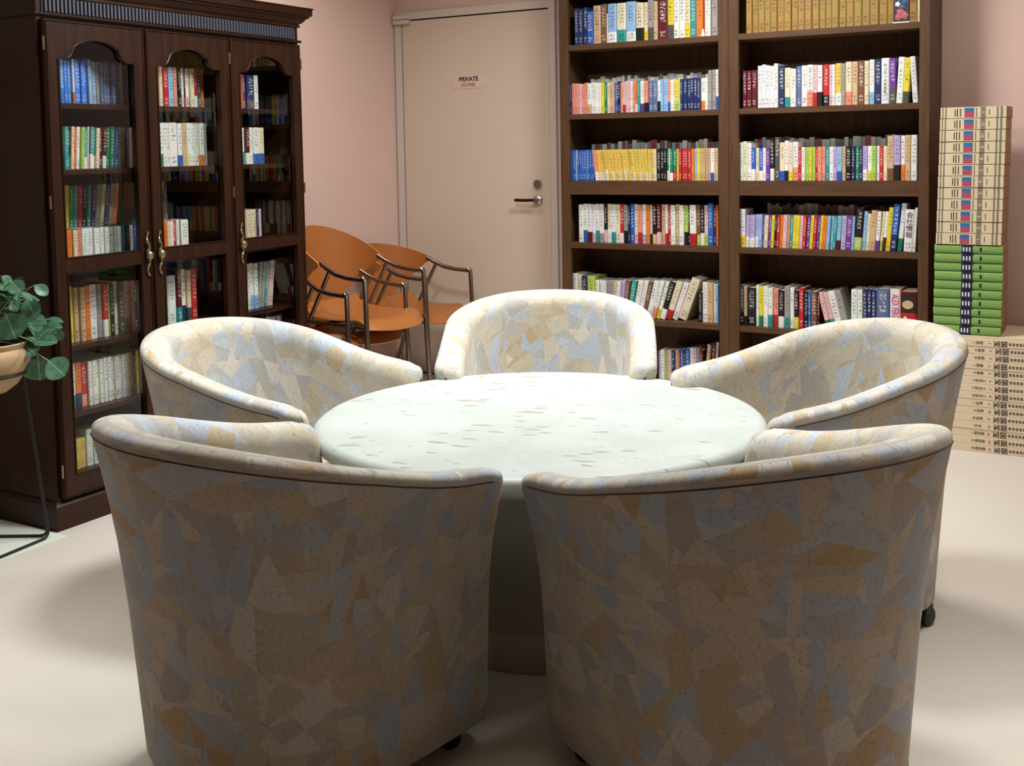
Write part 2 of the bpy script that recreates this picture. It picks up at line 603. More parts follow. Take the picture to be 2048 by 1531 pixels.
# door in the back wall
door = struct(put('door_1', None, None, (-3.21, YB, 0)))
DX0, DX1, DH = -3.669 + 3.21, -2.747 + 3.21, 1.966
bxo('door_leaf', (DX0 + .003, -.012, .008), (DX1 - .003, -.001, DH - .004), 'door_paint', door, .001)
m = MB().plate([[(DX0 - .043, 0), (DX0 - .003, 0), (DX0 - .003, DH + .003), (DX0 - .043, DH + .003)],
                [(DX0 - .043, DH + .003), (DX0 - .003, DH + .003), (DX1 + .003, DH + .003), (DX1 + .003, DH + .043), (DX0 - .043, DH + .043)],
                [(DX1 + .003, 0), (DX1 + .040, 0), (DX1 + .040, DH + .043), (DX1 + .003, DH + .043), (DX1 + .003, DH + .003)]], -.022, -.001)
put('door_frame', m.mesh('door_frame', 'frame_paint', bevel=.0015), door)
bxo('door_gap', (DX0 - .003, -.004, 0), (DX1 + .003, -.0005, DH + .003), 'gap_black', door)
hx = -2.82 + 3.21
lk = put('lock_cylinder', MB().lathe([(.001, -.014), (.019, -.0145), (.022, -.016), (.022, -.030), (.019, -.034), (.008, -.034), (.008, -.036), (.001, -.036)], 28, (hx, 0, 1.065), axis='y').mesh('lock', 'steel', True), door)
lh = put('lever_handle', MB().tube([(hx - .004, -.058, .982), (hx - .05, -.060, .980), (hx - .118, -.058, .981)], .0085, 12).mesh('lever', 'bronze_lever', True), door)
put('rose', MB().lathe([(.001, -.012), (.022, -.0125), (.025, -.016), (.025, -.026), (.018, -.032), (.010, -.034), (.010, -.064), (.001, -.065)], 28, (hx, 0, .981), axis='y').mesh('rose', 'steel', True), lh)
pv = put('pivot_hinge', MB().box((DX0 - .035, -.05, DH + .004), (DX0 + .060, -.012, DH + .026)).mesh('pivot', 'frame_paint', bevel=.003), door)
put('pivot_arm', MB().box((DX0 - .035, -.05, DH - .022), (DX0 + .060, -.012, DH + .001)).mesh('pivot2', 'frame_paint', bevel=.003), pv)

sign = tag(put('door_sign', MB().box((-.098, -.0025, -.036), (.098, 0, .036)).mesh('sign', 'sign_plate', bevel=.0008), None, (-3.237, YB - .0122, 1.613)), 'small pink plate reading PRIVATE (CLOSE) stuck on the beige door', 'sign')
text('PRIVATE', 'ink_black', .033, sign, (0, -.0028, .013), (math.pi / 2, 0, 0), bold=.0009)
text('(CLOSE)', 'ink_black', .025, sign, (-.002, -.0028, -.017), (math.pi / 2, 0, 0))

# ------------------------------------------------------------------ open bookcases
YF = 4.88
def bookcase(x0, x1, tl, tr, label):
    """tl, tr: thickness of the uprights"""
    H = 2.25
    w = x1 - x0
    r = thing('bookcase', label, 'bookcase', (x0, YF, 0), 0, 'open bookcases against the back wall')
    D = YB - .003 - YF
    sp = .020
    bxo('side_panel', (0, .022, 0), (sp, D, H), 'bookcase_wood', r, .001)
    bxo('side_panel', (w - sp, .022, 0), (w, D, H), 'bookcase_wood', r, .001)
    bxo('stile', (0, 0, 0), (tl, .022, H), 'bookcase_wood', r, .002)
    bxo('stile', (w - tr, 0, 0), (w, .022, H), 'bookcase_wood', r, .002)
    bxo('back_panel', (sp, D - .012, .08), (w - sp, D, H - .03), 'bookcase_wood', r)
    bxo('top_board', (sp, .022, H - .03), (w - sp, D, H), 'bookcase_wood_h', r, .002)
    bxo('plinth', (tl, .004, 0), (w - tr, .022, .08), 'bookcase_wood_h', r)
    for zt, th in ((.105, .025), (.430, .024), (.788, .026), (1.088, .065), (1.411, .025), (1.742, .026), (2.02, .025)):
        mb = MB().plate([[(tl, .004), (w - tr, .004), (w - tr, .022), (tl, .022)], [(sp, .022), (tl, .022), (w - tr, .022), (w - sp, .022), (w - sp, D - .012), (sp, D - .012)]], 0, th)
        mb.v = [(x, z, zt - y) for (x, y, z) in mb.v]
        put('shelf', mb.mesh('shelf', 'bookcase_wood_h'), r)
    return r
bookcase(-2.545, -1.694, .047, .046, 'tall brown open bookcase standing next to the beige door')
bookcase(-1.693, -.834, .047, .042, 'tall brown open bookcase standing next to the floor stack of volumes')

# ------------------------------------------------------------------ books
def book_meshes():
    cov = MB()
    t = .075
    prof = [(-.5, 1), (-.5, .03), (-.36, .004), (.36, .004), (.5, .03), (.5, 1), (.5 - t, 1), (.5 - t, .05), (-.5 + t, .05), (-.5 + t, 1)]
    n = len(prof)
    for z in (0, 1):
        for (x, y) in prof:
            cov.v.append((x, y, z))
    for j in range(n):
        q = (j + 1) % n
        cov.f.append((j, q, n + q, n + j))
        cov.m.append(0)
    for z in (0, 1):
        o = z * n
        for q in ((0, 1, 8, 9), (1, 2, 8), (2, 3, 7, 8), (3, 4, 7), (4, 5, 6, 7)):
            cov.f.append(tuple(o + i for i in q))
            cov.m.append(0)
    a = cov.mesh('book_cover', 'book_cover')
    b = MB().box((-.5 + t, .05, .012), (.5 - t, .97, .988)).mesh('book_pages', 'pages')
    return a, b
COVER, PAGES = book_meshes()
COLS = dict(W=('white', 'E6E4E0'), c=('cream', 'E0D3B4'), y=('yellow', 'E0CC3A'), Y=('mustard yellow', '9C7C3E'), o=('orange', 'E07A2C'), s=('salmon', 'E08E78'), p=('pale pink', 'DDB6B8'),
            r=('red', 'B8282C'), m=('maroon', '5E1722'), u=('purple', '6A3A8C'), v=('lavender', 'B4A6D2'), b=('blue', '2B5FB4'), n=('navy', '22305E'), l=('light blue', '8FB8DC'), t=('teal', '2E9290'),
            g=('green', '1F7A54'), G=('lime green', 'A9C65A'), k=('black', '1C1A1C'), a=('grey', '9A9690'), A=('dark grey', '55504E'), e=('tan', 'C9A983'), w=('brown', '7A5238'), q=('slate blue', '5B6C96'), z=('gold yellow', 'DBBB58'), B=('bright blue', '3A80DC'))
NTH = lambda i: f"{i}{'th' if 10 <= i % 100 <= 20 else {1: 'st', 2: 'nd', 3: 'rd'}.get(i % 10, 'th')}"
ALL = []
TOK = re.compile(r'([A-Za-z]{1,2})(\d+)(?:\^(\d+))?(?:([<>])(\d+))?$')
def jitter(c, a=.06):
    return tuple(max(0, min(1, x * random.uniform(1 - a, 1 + a))) for x in c)
DARK = set('mnkAuwgbrtqB')
def one_book(name, loc, rz, w, d, h, cols, lean=0.0, band=None):
    tl = random.uniform(0, 1)
    o = put(name, COVER, None, loc, (0, 0, 0), (w, d, h))
    o.rotation_mode = 'QUATERNION'
    o.rotation_quaternion = (Matrix.Rotation(rz, 3, 'Z') @ Matrix.Rotation(lean, 3, 'Y')).to_quaternion()
    o['tint'] = jitter(srgb(COLS[cols[0]][1]))
    o['band'] = jitter(srgb(COLS[cols[-1]][1])) if len(cols) > 1 else o['tint']
    o['print'] = (band if band is not None else random.uniform(.24, .36), 1.0 if cols[0] in DARK else 0.0, tl)
    put('pages', PAGES, o)
    return o
def row(where, group, axis, z, plane, a, b, height, depth, toks, jit=.03, kinds=None, base_lift=0.0):
    """a run of books standing side by side from a to b (metres) on a shelf at height z, spines in the given plane"""
    items = []
    for t in toks.split():
        if t[0] == '_':
            items.append((None, float(t[1:]), 0, 0))
            continue
        cc, w, h, d, ang = TOK.match(t).groups()
        items.append((cc, float(w), float(h) / 1000 if h else 0, (1 if d == '>' else -1) * float(ang) if d else 0))
    tot = sum(i[1] for i in items)
    sc = (b - a) / tot
    x = a
    cnt = 0
    prev_l = 0.0
    for cc, w, h, lean in items:
        W_ = w * sc
        if cc is None:
            x += W_
            continue
        cnt += 1
        H = h or height * random.uniform(1 - jit, 1 + jit)
        L = math.radians(lean)
        wd = W_ * math.cos(L) * .965
        # bottom corner on the side it leans towards stays on the shelf
        cx = x + W_ / 2
        zz = z + .0006 + abs(math.sin(L)) * wd / 2
        back = random.uniform(0, .012)
        if axis == 'Y':
            loc, rz = (cx, plane + back, zz), 0.0
        else:
            loc, rz = (plane - back, cx, zz), math.pi / 2
        small = H < .166
        nm = 'paperback' if small else 'hardcover'
        o = one_book(nm, loc, rz, wd, depth * (.72 if small else 1) * random.uniform(.96, 1.0), H, cc, L)
        cn = COLS[cc[0]][0]
        bn = COLS[cc[1]][0] if len(cc) > 1 else None
        lab = f"{cn} {nm}" + (f" with {bn} foot" if bn else '') + f", {NTH(cnt)} on {where}"
        tag(o, lab, 'book', group)
        ALL.append((cc, o, W_, H))
        x += W_
GL, GR, GC = 'books in the bookcase by the door', 'books in the bookcase by the floor stack', 'books behind the cabinet glass'
A, B_ = 'shelf of bookcase by door', 'shelf of bookcase by stack'
row('top ' + A, GL, 'Y', 1.742, 4.91, -2.477, -1.754, .178, .13,
    'n45 n45 n50 b68^158 e82^182 w66^186 W10^140 lW95^185 ct100^185 lW105^188 _8 ck76^178 cy48^178 aA56^186 e42^180 m110^188 yA56^188 W56^186 W54^186 cy56^186 t62^188 o66^190 _18 W58^186 _18 a58^186')
row('second ' + A, GL, 'Y', 1.411, 4.90, -2.505, -1.749, .146, .125,
    'n30 s42 s42 p42 s40 s42 We50 W45 W45 W32 y45 g35 c45 e50 b48 kn30 s30 pr32 p34 p30 W34 s26 oW26 t30 Wu58 sk46 q58 q56 Wk36 l32 l54 sb30 W36 c22 yG46 c22 n36 n46 n40 n40 n40 n38 Wo56 W32 a40^178 a46^180 Wb34^180', .02)
row('third ' + A, GL, 'Y', 1.088, 4.90, -2.509, -1.751, .148, .125,
    'b28 b28 b28 W12 b28 b30 b30 b30 W10 b28 b28 b30 _22 sW40<7 zc42<7 zc40<7 _8 zc40<7 z38<7 zc38<7 z38<7 zc38<7 z36<7 zc36<7 z36<7 zc36<6 zc36<6 z36<6 zc36<5 z36<5 zc34<4 zc34<3 z34<2 c34<1 k46 k36 k36 gW32 W12 gW32 gr46 y22 r36 r36 r32 r36 o36 l32 y36 e32 e30 e26 e26 Wb46 e46', .008)
row('fourth ' + A, GL, 'Y', .788, 4.925, -2.476, -1.762, .186, .15,
    'W60 Wb50 Wm50 Wp45 Wt42 Wa55 kp42 cW46 Wt50 c55 rW50 ak46 n26 b46 cp46 sr46 Wv50 o46^184 pk30 ke50 mp48 e50 Wr26 r32 W52 e46 W52 Gk46 k18 Wr72 wG42 kW40 pG46 b60^194 mn32 o20', .015)
row('fifth ' + A, GL, 'Y', .430, 4.925, -2.518, -1.762, .175, .15,
    'W55^200 ck55^196 n58^190 G86^190 _8 W46^172 _14 W32^172 W30^168 a58^172>3 p40^172>4 W40^172>5 v46^178>6 w46^178>7 t56^178>9 Wb58^182>11 W50^182>12 w40^180>13 W60^184>14 Ws50^186>15 Wy44^184>16 kW58^186>17 cr66^186>18 W60^184>19 c96^205>20 _128 k34^140>1 W58^186 e58^184 c24^180 l28^180')
row('bottom ' + A, GL, 'Y', .105, 4.94, -2.07, -1.782, .19, .15,
    'v30^170 W50^178 G32^176 p50^178 n40^178 e40^180 r20^178 b42^184 k22^182 b52^192 W40^194 p42^196 a40^196 m40^190 e44^212>6 W30^218 m40^228>4 p32^232>4')
row('top ' + B_, GR, 'Y', 1.742, 4.91, -1.622, -.88, .20, .14,
    'Y58 Y60 Y62 Y62 Y62 Y70 Y66 Y66 Y64 Y66 Y68 Y58 Y60 Y64 Y68 Y68 Y72 Y76 Y76 Y76 Y60 _130 Y76 c20', .006)
row('second ' + B_, GR, 'Y', 1.411, 4.91, -1.640, -.883, .188, .15,
    'm45^168 m55^168 m55^168 W42 W44 W42 W46 W44 n62^182 ct60^172 W58^166 q52^176 W60^178 Ws56^180 pr46^178 Wk48^176 rk62^178 p30^176 W32^176 zW60^180 a40^178 cs62^184 e56^184 w60^186 c44^184 Wl50^188 n62^188 W80^192 uA62^190 W60^192>3 yA56^188>3 _38 W54^192<4')
row('third ' + B_, GR, 'Y', 1.088, 4.90, -1.649, -.886, .146, .125,
    'W30^172 c46^176 W46^168 bW40 c36 bW42 W34 u42 kW42^188 A52^192 cb54^168 Wk40^176 cy46^168 Ws54^170 r32 W36 G42 y26 G32 r26 s40 s36 t36 W40 v36 lb50 e36 k52 n36 g40 n32 vW46 Wy42 G42 W30 r36 c36 ew62^188 vk60^190 Wo44^188 e52^190 W58^190', .008)
row('fourth ' + B_, GR, 'Y', .788, 4.91, -1.655, -.892, .146, .125,
    'Wy30^172 Wy46^172 vW38>2 vW38>2 vW38>2 vW40>2 l45>2 u30>3 c46>3 u36>3 y40>3 k30>3 r40>3 o40>3 p50>3 s30>3 t40>3 y42>3 y40>3 p40>3 r40>3 u42>3 y40>4 r40>4 u40>4 y30>4 o50>4 l40>4 l36>4 t40>4 lm50>3 v60>3 u72>3 l30>3 kG88^184>4 l44^168>4 c40^158>4 e70^172>4 Wu46^168>4 cG34^168>5 Wm40^168>5 y52^186>5 bn70^200>5 Wg58^204>6 _20 W100^178>3 W34^186>3', .01)
row('fifth ' + B_, GR, 'Y', .430, 4.915, -1.660, -.884, .182, .15,
    'Ak50^184 ek30^180 k88^172 W30^186 yg46^180 W46^182 Wt46^176 sr54^172 kW58^168 at54^186 W42^182 ky46^170 r46^182 k42^168 b30^166 w56^170 mk24^166 _66 pA46^170<14 pt46^170<14 W70^176<14 a60^182<14 _4 W60^186 W46^186 n40^190 n40^190 n46^190 q116^196 W96^196 r150^190')
C = 'cabinet'
CP = -3.255
row("near cabinet door's top shelf", GC, 'X', 1.430, CP, 2.545, 2.845, .152, .13,
    'q40 B42 lB30 B34 B34 Wo20 B36 B30 B32 B32 l30 a30 l30 a32 q30 q32 q30 n20 q32 q32 q34 y24')
row("near cabinet door's second shelf", GC, 'X', 1.205, CP, 2.545, 2.885, .145, .13,
    'WB30>1 WB32>1 WB32>1 t50>2 kt28>3 c36>4 o40>4 W42>4 G46>4 tW42>4 p26>4 tW40>4 tW40>4 c46>4 m48>4 mW50>4 g56>4 g56>4 b50>4 a56>3 a50>3 n26>2 a38>2 r56>1', .02)
row("near cabinet door's third shelf, back row", GC, 'X', .985, -3.370, 2.545, 2.89, .160, .13,
    'n50 n46 b50 y50>2 y48>2 c54>2 y50>3 g50>3 t50>4 r50>4 k50>5 t40>5 n50>6 a60>7 c46>8 n60>8 a60>8 o50>8', .01)
row("near cabinet door's third shelf, front row", GC, 'X', .868, CP, 2.545, 2.884, .128, .13,
    'W58 W30 o56 c48 s56 W70 W64 W64 _6 W50 W50 an62 a54 W50 b50 k40 W62 b42', .015)
row("near cabinet door's fourth shelf", GC, 'X', .604, CP, 2.545, 2.889, .190, .15,
    'y50 y72^196 e60 e62 o58 W90 a60 rW60 G22 k56^184 c45^194 A62 pa82^190 s52^188 n42 c40')
row("near cabinet door's fifth shelf", GC, 'X', .372, CP, 2.545, 2.887, .158, .15,
    'Wt40 Wg58 on62 rs60 W40 W40 W40 W40 W40 W40 W40 W40 W40 W42 c40 e40 m40 y34 e48', .01)  # last tan, maroon and yellow books stand in for reflections on the glass
row("near cabinet door's bottom shelf", GC, 'X', .160, CP, 2.545, 2.80, .125, .13,
    'W34^112 z46^104 z46^104 W48^130 W48^130 a36^130 W50^128 W46^126 e44^126 c40^126')
row("middle cabinet door's top shelf", GC, 'X', 1.430, CP, 2.975, 3.245, .150, .13,
    'z60 e36 c34 r60 l50 s44 k42 Wp42 m16 Wp42 c46 rW32 A46 o52', .01)
row("middle cabinet door's second shelf", GC, 'X', 1.205, CP, 2.980, 3.243, .165, .13,
    's26^150 s28^150 Wg40 W36 W36 W82 Wb48 e50 Wc46 W50 W42 Wo50 a20', .01)
row("middle cabinet door's third shelf, back row", GC, 'X', .985, -3.370, 2.985, 3.145, .160, .13,
    'cl40>7 cl36>7 k36>7 y56>7 ct36>7 cu36>7 _36 A52', .01)
row("middle cabinet door's third shelf, front row", GC, 'X', .868, CP, 2.980, 3.134, .130, .13,
    'o36 n30 o34 c34 W36 r30 W34 k14 W84', .01)
row("middle cabinet door's fourth shelf", GC, 'X', .604, CP, 2.985, 3.169, .200, .15,
    'W30^160 k30^180 W82^186 mt50 Wn50 cA40 r60^200 _6', .02)
row("far cabinet door's top shelf", GC, 'X', 1.430, CP, 3.430, 3.550, .140, .13,
    'c34 o14 u42 nA80 W48', .01)
row("far cabinet door's second shelf", GC, 'X', 1.205, CP, 3.430, 3.575, .150, .13,
    'Wt48 mW36 W44 Wb50 cb54', .01)
row("far cabinet door's third shelf", GC, 'X', .868, CP, 3.432, 3.545, .148, .13,
    'c34 c36 c36 e20 nl22 p28', .01)
row("far cabinet door's fourth shelf", GC, 'X', .604, CP, 3.432, 3.60, .190, .15,
    'pr34 W36 Wl60 Wl60 a40>6 a40>7 t40>7 e30>7 p40>7 p40>7', .01)
row("far cabinet door's fifth shelf", GC, 'X', .372, CP, 3.44, 3.66, .185, .15,
    'W40 p40 W36 v40 r40 W36 p40 c40 v44 r36', .03)

# books standing behind the front rows: past counting, one object
def back_rows():
    mb = MB()
    tint = []
    def bx(a, b, c):
        mb.box(a, b)
        tint.extend([c] * 8)
    pal = ['C9C5BC', 'AEAAA6', 'DDD8CC', '8E8A88', 'CFC6B6', '7A6A68', '9FB3C8', '9E4048', '5E6A78', 'C0BA94', 'B7C8D0', '6A6058', 'D8CCC8', 'E2DED6']
    for (x0, x1, z, hh) in ((-2.46, -1.75, 1.411, .180), (-2.46, -1.75, 1.088, .188), (-1.63, -.90, 1.088, .190), (-1.57, -.96, .788, .188)):
        x = x0
        while x < x1 - .03:
            w = random.uniform(.014, .026)
            h = hh * random.uniform(.93, 1.03)
            bx((x, 5.048 + random.uniform(0, .01), z), (x + w * .95, 5.145, z + h), srgb(random.choice(pal)))
            x += w
    me = mb.mesh('rear_row_books', 'loose_books')
    at = me.color_attributes.new('tint', 'FLOAT_COLOR', 'POINT')
    for i, c in enumerate(tint):
        at.data[i].color = (*c, 1)
    o = put('rear_row_books', me)
    tag(o, 'greyish books half hidden behind the front rows of the open bookcases', 'books', None, 'stuff')
back_rows()

# small colourful ornament card on the top shelf and white figurine
card = thing('ornament_card', 'dark card with blue and pink blossoms among the mustard volumes', 'ornament', (-.953, 4.90, 1.742))
simple('card_dark', '2A1C20', .5)
simple('card_blue', '39587E', .6)
simple('card_rose', 'B25A60', .6)
bxo('board', (-.031, .010, .006), (.031, .016, .19), 'card_dark', card, .001)
bxo('stand', (-.034, 0, 0), (.034, .05, .006), 'ink_white', card, .001)
for i, (bx_, bz, br, mt) in enumerate(((-.012, .105, .016, 'card_blue'), (.012, .090, .013, 'card_blue'), (-.016, .080, .010, 'ink_white'), (.002, .066, .012, 'card_blue'), (-.004, .045, .017, 'card_rose'), (.012, .032, .015, 'card_rose'), (-.014, .026, .012, 'card_rose'), (.010, .125, .013, 'ink_white'), (-.008, .150, .016, 'card_blue'))):
    pts = []
    mb = MB()
    prof = [(.0005, .0105), (br * .6, .0098), (br, .0085), (br * .95, .0102)]
    c0 = MB()
    n = 15
    vs = [(bx_, .0065, bz)]
    for j in range(n):
        a = 2 * math.pi * j / n
        rr = br * (1 + .25 * math.cos(5 * a))
        vs.append((bx_ + rr * math.cos(a), .0095, bz + rr * math.sin(a)))
    c0.v = vs
    c0.f = [(0, 1 + j, 1 + (j + 1) % n) for j in range(n)]
    c0.m = [0] * n
    put('blossom', c0.mesh('blossom', mt), card)
fig = thing('cat_figurine', 'tiny white animal figurine between tall books on the top shelf', 'figurine', (-1.818, 4.90, 1.742))
put('body', MB().lathe([(.001, 0), (.008, 0), (.009, .008), (.007, .016), (.004, .022), (.001, .024)], 16).mesh('fig', 'ink_white', True), fig)
put('head', MB().lathe([(.001, .020), (.005, .022), (.0062, .027), (.005, .032), (.001, .034)], 16).mesh('figh', 'ink_white', True), fig)

# lettering that can be read on the larger spines
def on_spine(o, body, mat, size, zc, vertical=False, xs=1.0, dx=0.0, bold=0.0):
    """stands on the spine of an upright book (spine faces -Y), as a part of the book"""
    w, d, h = o.scale
    rot = Matrix.Rotation(math.pi / 2, 3, 'X') if not vertical else Matrix.Rotation(math.pi / 2, 3, 'Y') @ Matrix.Rotation(math.pi / 2, 3, 'X')
    t = text(body, mat, size, None, (0, 0, 0), (0, 0, 0), 'title', xs=xs, bold=bold)
    for vtx in t.data.vertices:
        p = rot @ Vector((vtx.co.x * xs, vtx.co.y, vtx.co.z))
        vtx.co = Vector(((p.x + dx) / w, (p.y - .0006) / d + .004, p.z / h + zc))
    t.scale = (1, 1, 1)
    t.parent = o
    return t
def find(sub, n):
    for cc, o, w, h in ALL:
        if sub in o['label'] and f', {NTH(n)} on ' in o['label']:
            return o
def clean(o):
    o['print'] = (o['print'][0], o['print'][1], 9.0)
S5 = 'fifth ' + B_
o = find(S5, 28); clean(o)
on_spine(o, 'ALEX FERGU', 'ink_pink', .040, .585, True, .52, 0, .0005)
o = find(S5, 29); clean(o)
o['print'] = (0.0, 1.0, 9.0)
def plate_on(o, x0, x1, z0, z1, mat, name):
    put(name, MB().box((x0, -.004, z0), (x1, .012, z1)).mesh(name, mat), o)
simple('photo_dark', '2A1512', .5, noise=.5, nscale=9)
simple('photo_cream', 'C9B48A', .5, noise=.4, nscale=12)
plate_on(o, -.46, .46, .52, .97, 'photo_dark', 'cover_photo')
w_, d_, h_ = o.scale
put('cover_photo', MB().lathe([(.001, -.006), (.30, -.006), (.34, -.010), (.34, .012), (.001, .012)], 24, (0, 0, 0), axis='y').mesh('dish', 'photo_cream'), o, (-.05, 0, .70), (0, 0, 0), (1, 1, .28))
put('emblem', MB().lathe([(.001, -.004), (.10, -.004), (.10, .012), (.001, .012)], 16, (0, 0, 0), axis='y').mesh('emblem', 'ink_white'), o, (-.2, 0, .40), (0, 0, 0), (1, 1, .35))
o = find('fourth ' + B_, 45); clean(o)
on_spine(o, '\u4f1a\n\u793e\n\u60c5\n\u5831', 'ink_black', .028, .62)
o = find('second ' + B_, 14); clean(o)
on_spine(o, '\u30ec\n\u30c7\n\u30a3\n\u30b8\n\u30e7\n\u30fc\n\u30ab\n\u30fc', 'ink_black', .016, .60)
o = find('second ' + B_, 28); clean(o)
on_spine(o, '\u305f\n\u3063\n\u305f\n\u4e00\n\u4eba\n\u306e\n\u53cd\n\u4e71', 'ink_black', .016, .55)

# ------------------------------------------------------------------ volumes stacked on the floor
SY = 4.80
def volume_beige(x, z, w, h, d, num, ordn):
    r = thing('boxed_volume', f'beige boxed volume with blue and red picture, {ordn} of the beige stack', 'book', (x, SY + random.uniform(0, .006), z), random.uniform(-.006, .006), 'beige boxed volumes on top of the floor stack')
    bxo('slipcase', (0, .004, 0), (w, d, h), 'slipcase_paper', r, .001)
    bxo('spine', (.0, 0, .0008), (w, .004, h - .0008), 'vol_beige', r, .001)
    for a, b in ((.026, .046), (.072, .096), (.855, .882), (.912, .945)):
        bxo('stripe', (w * a, -.0006, .001), (w * b, .001, h - .001), 'vol_grey', r)
    bxo('picture', (w * .37, -.0006, h * .55), (w * .515, .001, h - .004), 'vol_blue', r)
    bxo('picture', (w * .37, -.0006, .004), (w * .515, .001, h * .55), 'vol_red', r)
    nb = bxo('number_plate', (w * .615, -.0006, .001), (w * .69, .001, h - .001), 'vol_grey', r)
    text(num, 'ink_white', .017, nb, (w * .652, -.0009, h / 2), (math.pi / 2, math.pi / 2, 0), 'number')
    for a, l in ((.22, .6), (.255, .75), (.30, .7), (.545, .8), (.74, .5)):
        bxo('print', (w * a, -.0005, h * (.5 - l / 2)), (w * (a + .014), .001, h * (.5 + l / 2)), 'ink_grey' if a > .5 else 'ink_black', r)
simple('vol_beige', 'D9C9A6', .45, noise=.03)
simple('vol_grey', '867A6A', .5)
simple('vol_blue', '2F6CA8', .45, noise=.12, nscale=30)
simple('vol_red', 'B04A5C', .45, noise=.12, nscale=30)
simple('vol_green', '7FAA5E', .3, noise=.1, nscale=12)
simple('vol_navy', '25254A', .3)
simple('vol_cream', 'E2CFB0', .6, noise=.03)
zb0, zb1, zb2 = .470, .834, 1.385
NB = 15
hb = zb0 / (NB + .35)
kinds = ['\u7d75\u753b \u2160', '\u7d75\u753b \u2161', '\u7d75\u753b \u2162', '\u66f8\u8de1 \u2160', '\u66f8\u8de1 \u2161', '\u5de5\u82b8\u54c1 \u2160', '\u5de5\u82b8\u54c1 \u2161', '\u5de5\u82b8\u54c1 \u2162', '\u5f6b\u523b \u2160', '\u5f6b\u523b \u2161', '\u5f6b\u523b \u2162', '\u8003\u53e4', '\u5efa\u9020\u7269 \u2160', '\u5efa\u9020\u7269 \u2161', '\u5efa\u9020\u7269 \u2162']
z = 0.0
for i in range(NB, 0, -1):
    o = thing('boxed_volume', f'wide cream boxed volume lettered in black, {NTH(i)} from the top of the cream stack', 'book', (-.81 + random.uniform(-.003, .003), SY - .01 + random.uniform(-.002, .002), z + .0004), 0, 'wide cream volumes at the foot of the floor stack')
    bxo('slipcase', (0, 0, 0), (.43, .35, hb - .0008), 'vol_cream', o, .0012)
    fy = -.0006
    text('\u56fd\n\u5b9d', 'ink_black', .0255, o, (.268, fy, hb / 2), (math.pi / 2, math.pi / 2, 0), 'title', bold=.0002)
    text('\n'.join(kinds[i - 1].replace(' ', '')), 'ink_grey', .0135, o, (.185, fy, hb / 2), (math.pi / 2, math.pi / 2, 0), 'subtitle')
    text(str(i), 'ink_red' if i > 8 else 'ink_grey', .013, o, (.228, fy, hb / 2), (math.pi / 2, math.pi / 2, 0), 'number')
    for q in range(5):
        bxo('print', (.300 + q * .013, fy, hb * .32), (.309 + q * .013, .001, hb * .68), 'ink_grey', o)
    z += hb
o = thing('cardboard_sheet', 'thin tan card lying between the cream and the green volumes', 'card', (-.80, SY, z + .0004))
put('sheet', MB().box((0, 0, 0), (.40, .33, zb0 - z - .001)).mesh('sheet', 'vol_cream', bevel=.0005), o)
NG = 10
hg = (zb1 - zb0) / NG
for i in range(NG):
    z = zb0 + hg * i
    w = .256
    r = thing('green_volume', f'thick green leather-look volume with navy title panel, {NTH(NG - i)} from the top of the green stack', 'book', (-.802 + i * .0006 + random.uniform(-.002, .002), SY + random.uniform(0, .004), z + .0003), 0, 'green volumes in the middle of the floor stack')
    mb = MB()
    prof = [(.010, 0), (.003, .15 * hg), (0, .5 * hg), (.003, .85 * hg), (.010, hg - .0006)]
    n = len(prof)
    for xx in (0, w):
        for (y, zz) in prof:
            mb.v.append((xx, y, zz))
        mb.v += [(xx, .03, hg - .0006), (xx, .03, 0)]
    n = 7
    for j in range(n):
        q = (j + 1) % n
        mb.f.append((j, q, n + q, n + j)); mb.m.append(0)
    mb.f += [tuple(range(n)), tuple(range(n, 2 * n))]; mb.m += [0, 0]
    put('spine', mb.mesh('gspine', 'vol_green', True), r)
    bxo('slipcase', (0, .03, 0), (w - .002, .21, hg - .0006), 'slipcase_paper', r, .001)
    bxo('title_panel', (w * .405, -.0008, hg * .04), (w * .565, .010, hg * .94), 'vol_navy', r, .001)
    for q in range(3):
        bxo('gold_mark', (w * (.425 + q * .045), -.0014, hg * .28), (w * (.445 + q * .045), .004, hg * .74), 'ink_white', r)
    for q, xx in enumerate((.05, .13, .22, .31, .80, .88, .95)):
        bxo('gold_mark', (w * xx, .0004, hg * .60), (w * (xx + .045), .006, hg * .70), 'ink_gold', r)
    bxo('print', (w * .67, -.0002, hg * .3), (w * .70, .006, hg * .72), 'ink_black', r)
NV = 12
hv = (zb2 - zb1) / NV
nums = ['1', '2', '3', '4', '5', '6', '7', '8', '9', '10', '12', '1']
for i in range(NV):
    volume_beige(-.792 + i * .0012, zb1 + hv * i + .0003, .245, hv - .0008, .20, nums[i], 'topmost' if i == NV - 1 else f'{NTH(NV - i)} from the top')

# ------------------------------------------------------------------ glazed cabinet
CX, CY0 = -3.185, 2.43
cab = thing('glazed_cabinet', 'dark wooden cabinet with three arched glass doors full of books', 'cabinet', (CX, CY0, 0), math.pi / 2)
CW, CD, CH = 1.285, .53, 1.70
bxo('side_panel', (0, .0, .09), (.022, CD, 1.84), 'cabinet_wood', cab, .002)
bxo('side_panel', (CW - .022, .0, .09), (CW, CD, 1.84), 'cabinet_wood', cab, .002)
bxo('back_panel', (.022, CD - .012, .09), (CW - .022, CD, 1.84), 'cabinet_wood', cab)
bxo('top_board', (.022, .0, 1.815), (CW - .022, CD - .012, 1.84), 'cabinet_wood_h', cab)
bxo('bottom_board', (.022, .0, .09), (CW - .022, CD - .012, .160), 'cabinet_wood_h', cab)
bxo('frieze', (.022, .0, 1.706), (CW - .022, .02, 1.815), 'cabinet_wood_h', cab)
D0 = [.012, .4335, .855]
DWs = .415
bays = [(.022, .832), (.862, CW - .022)]
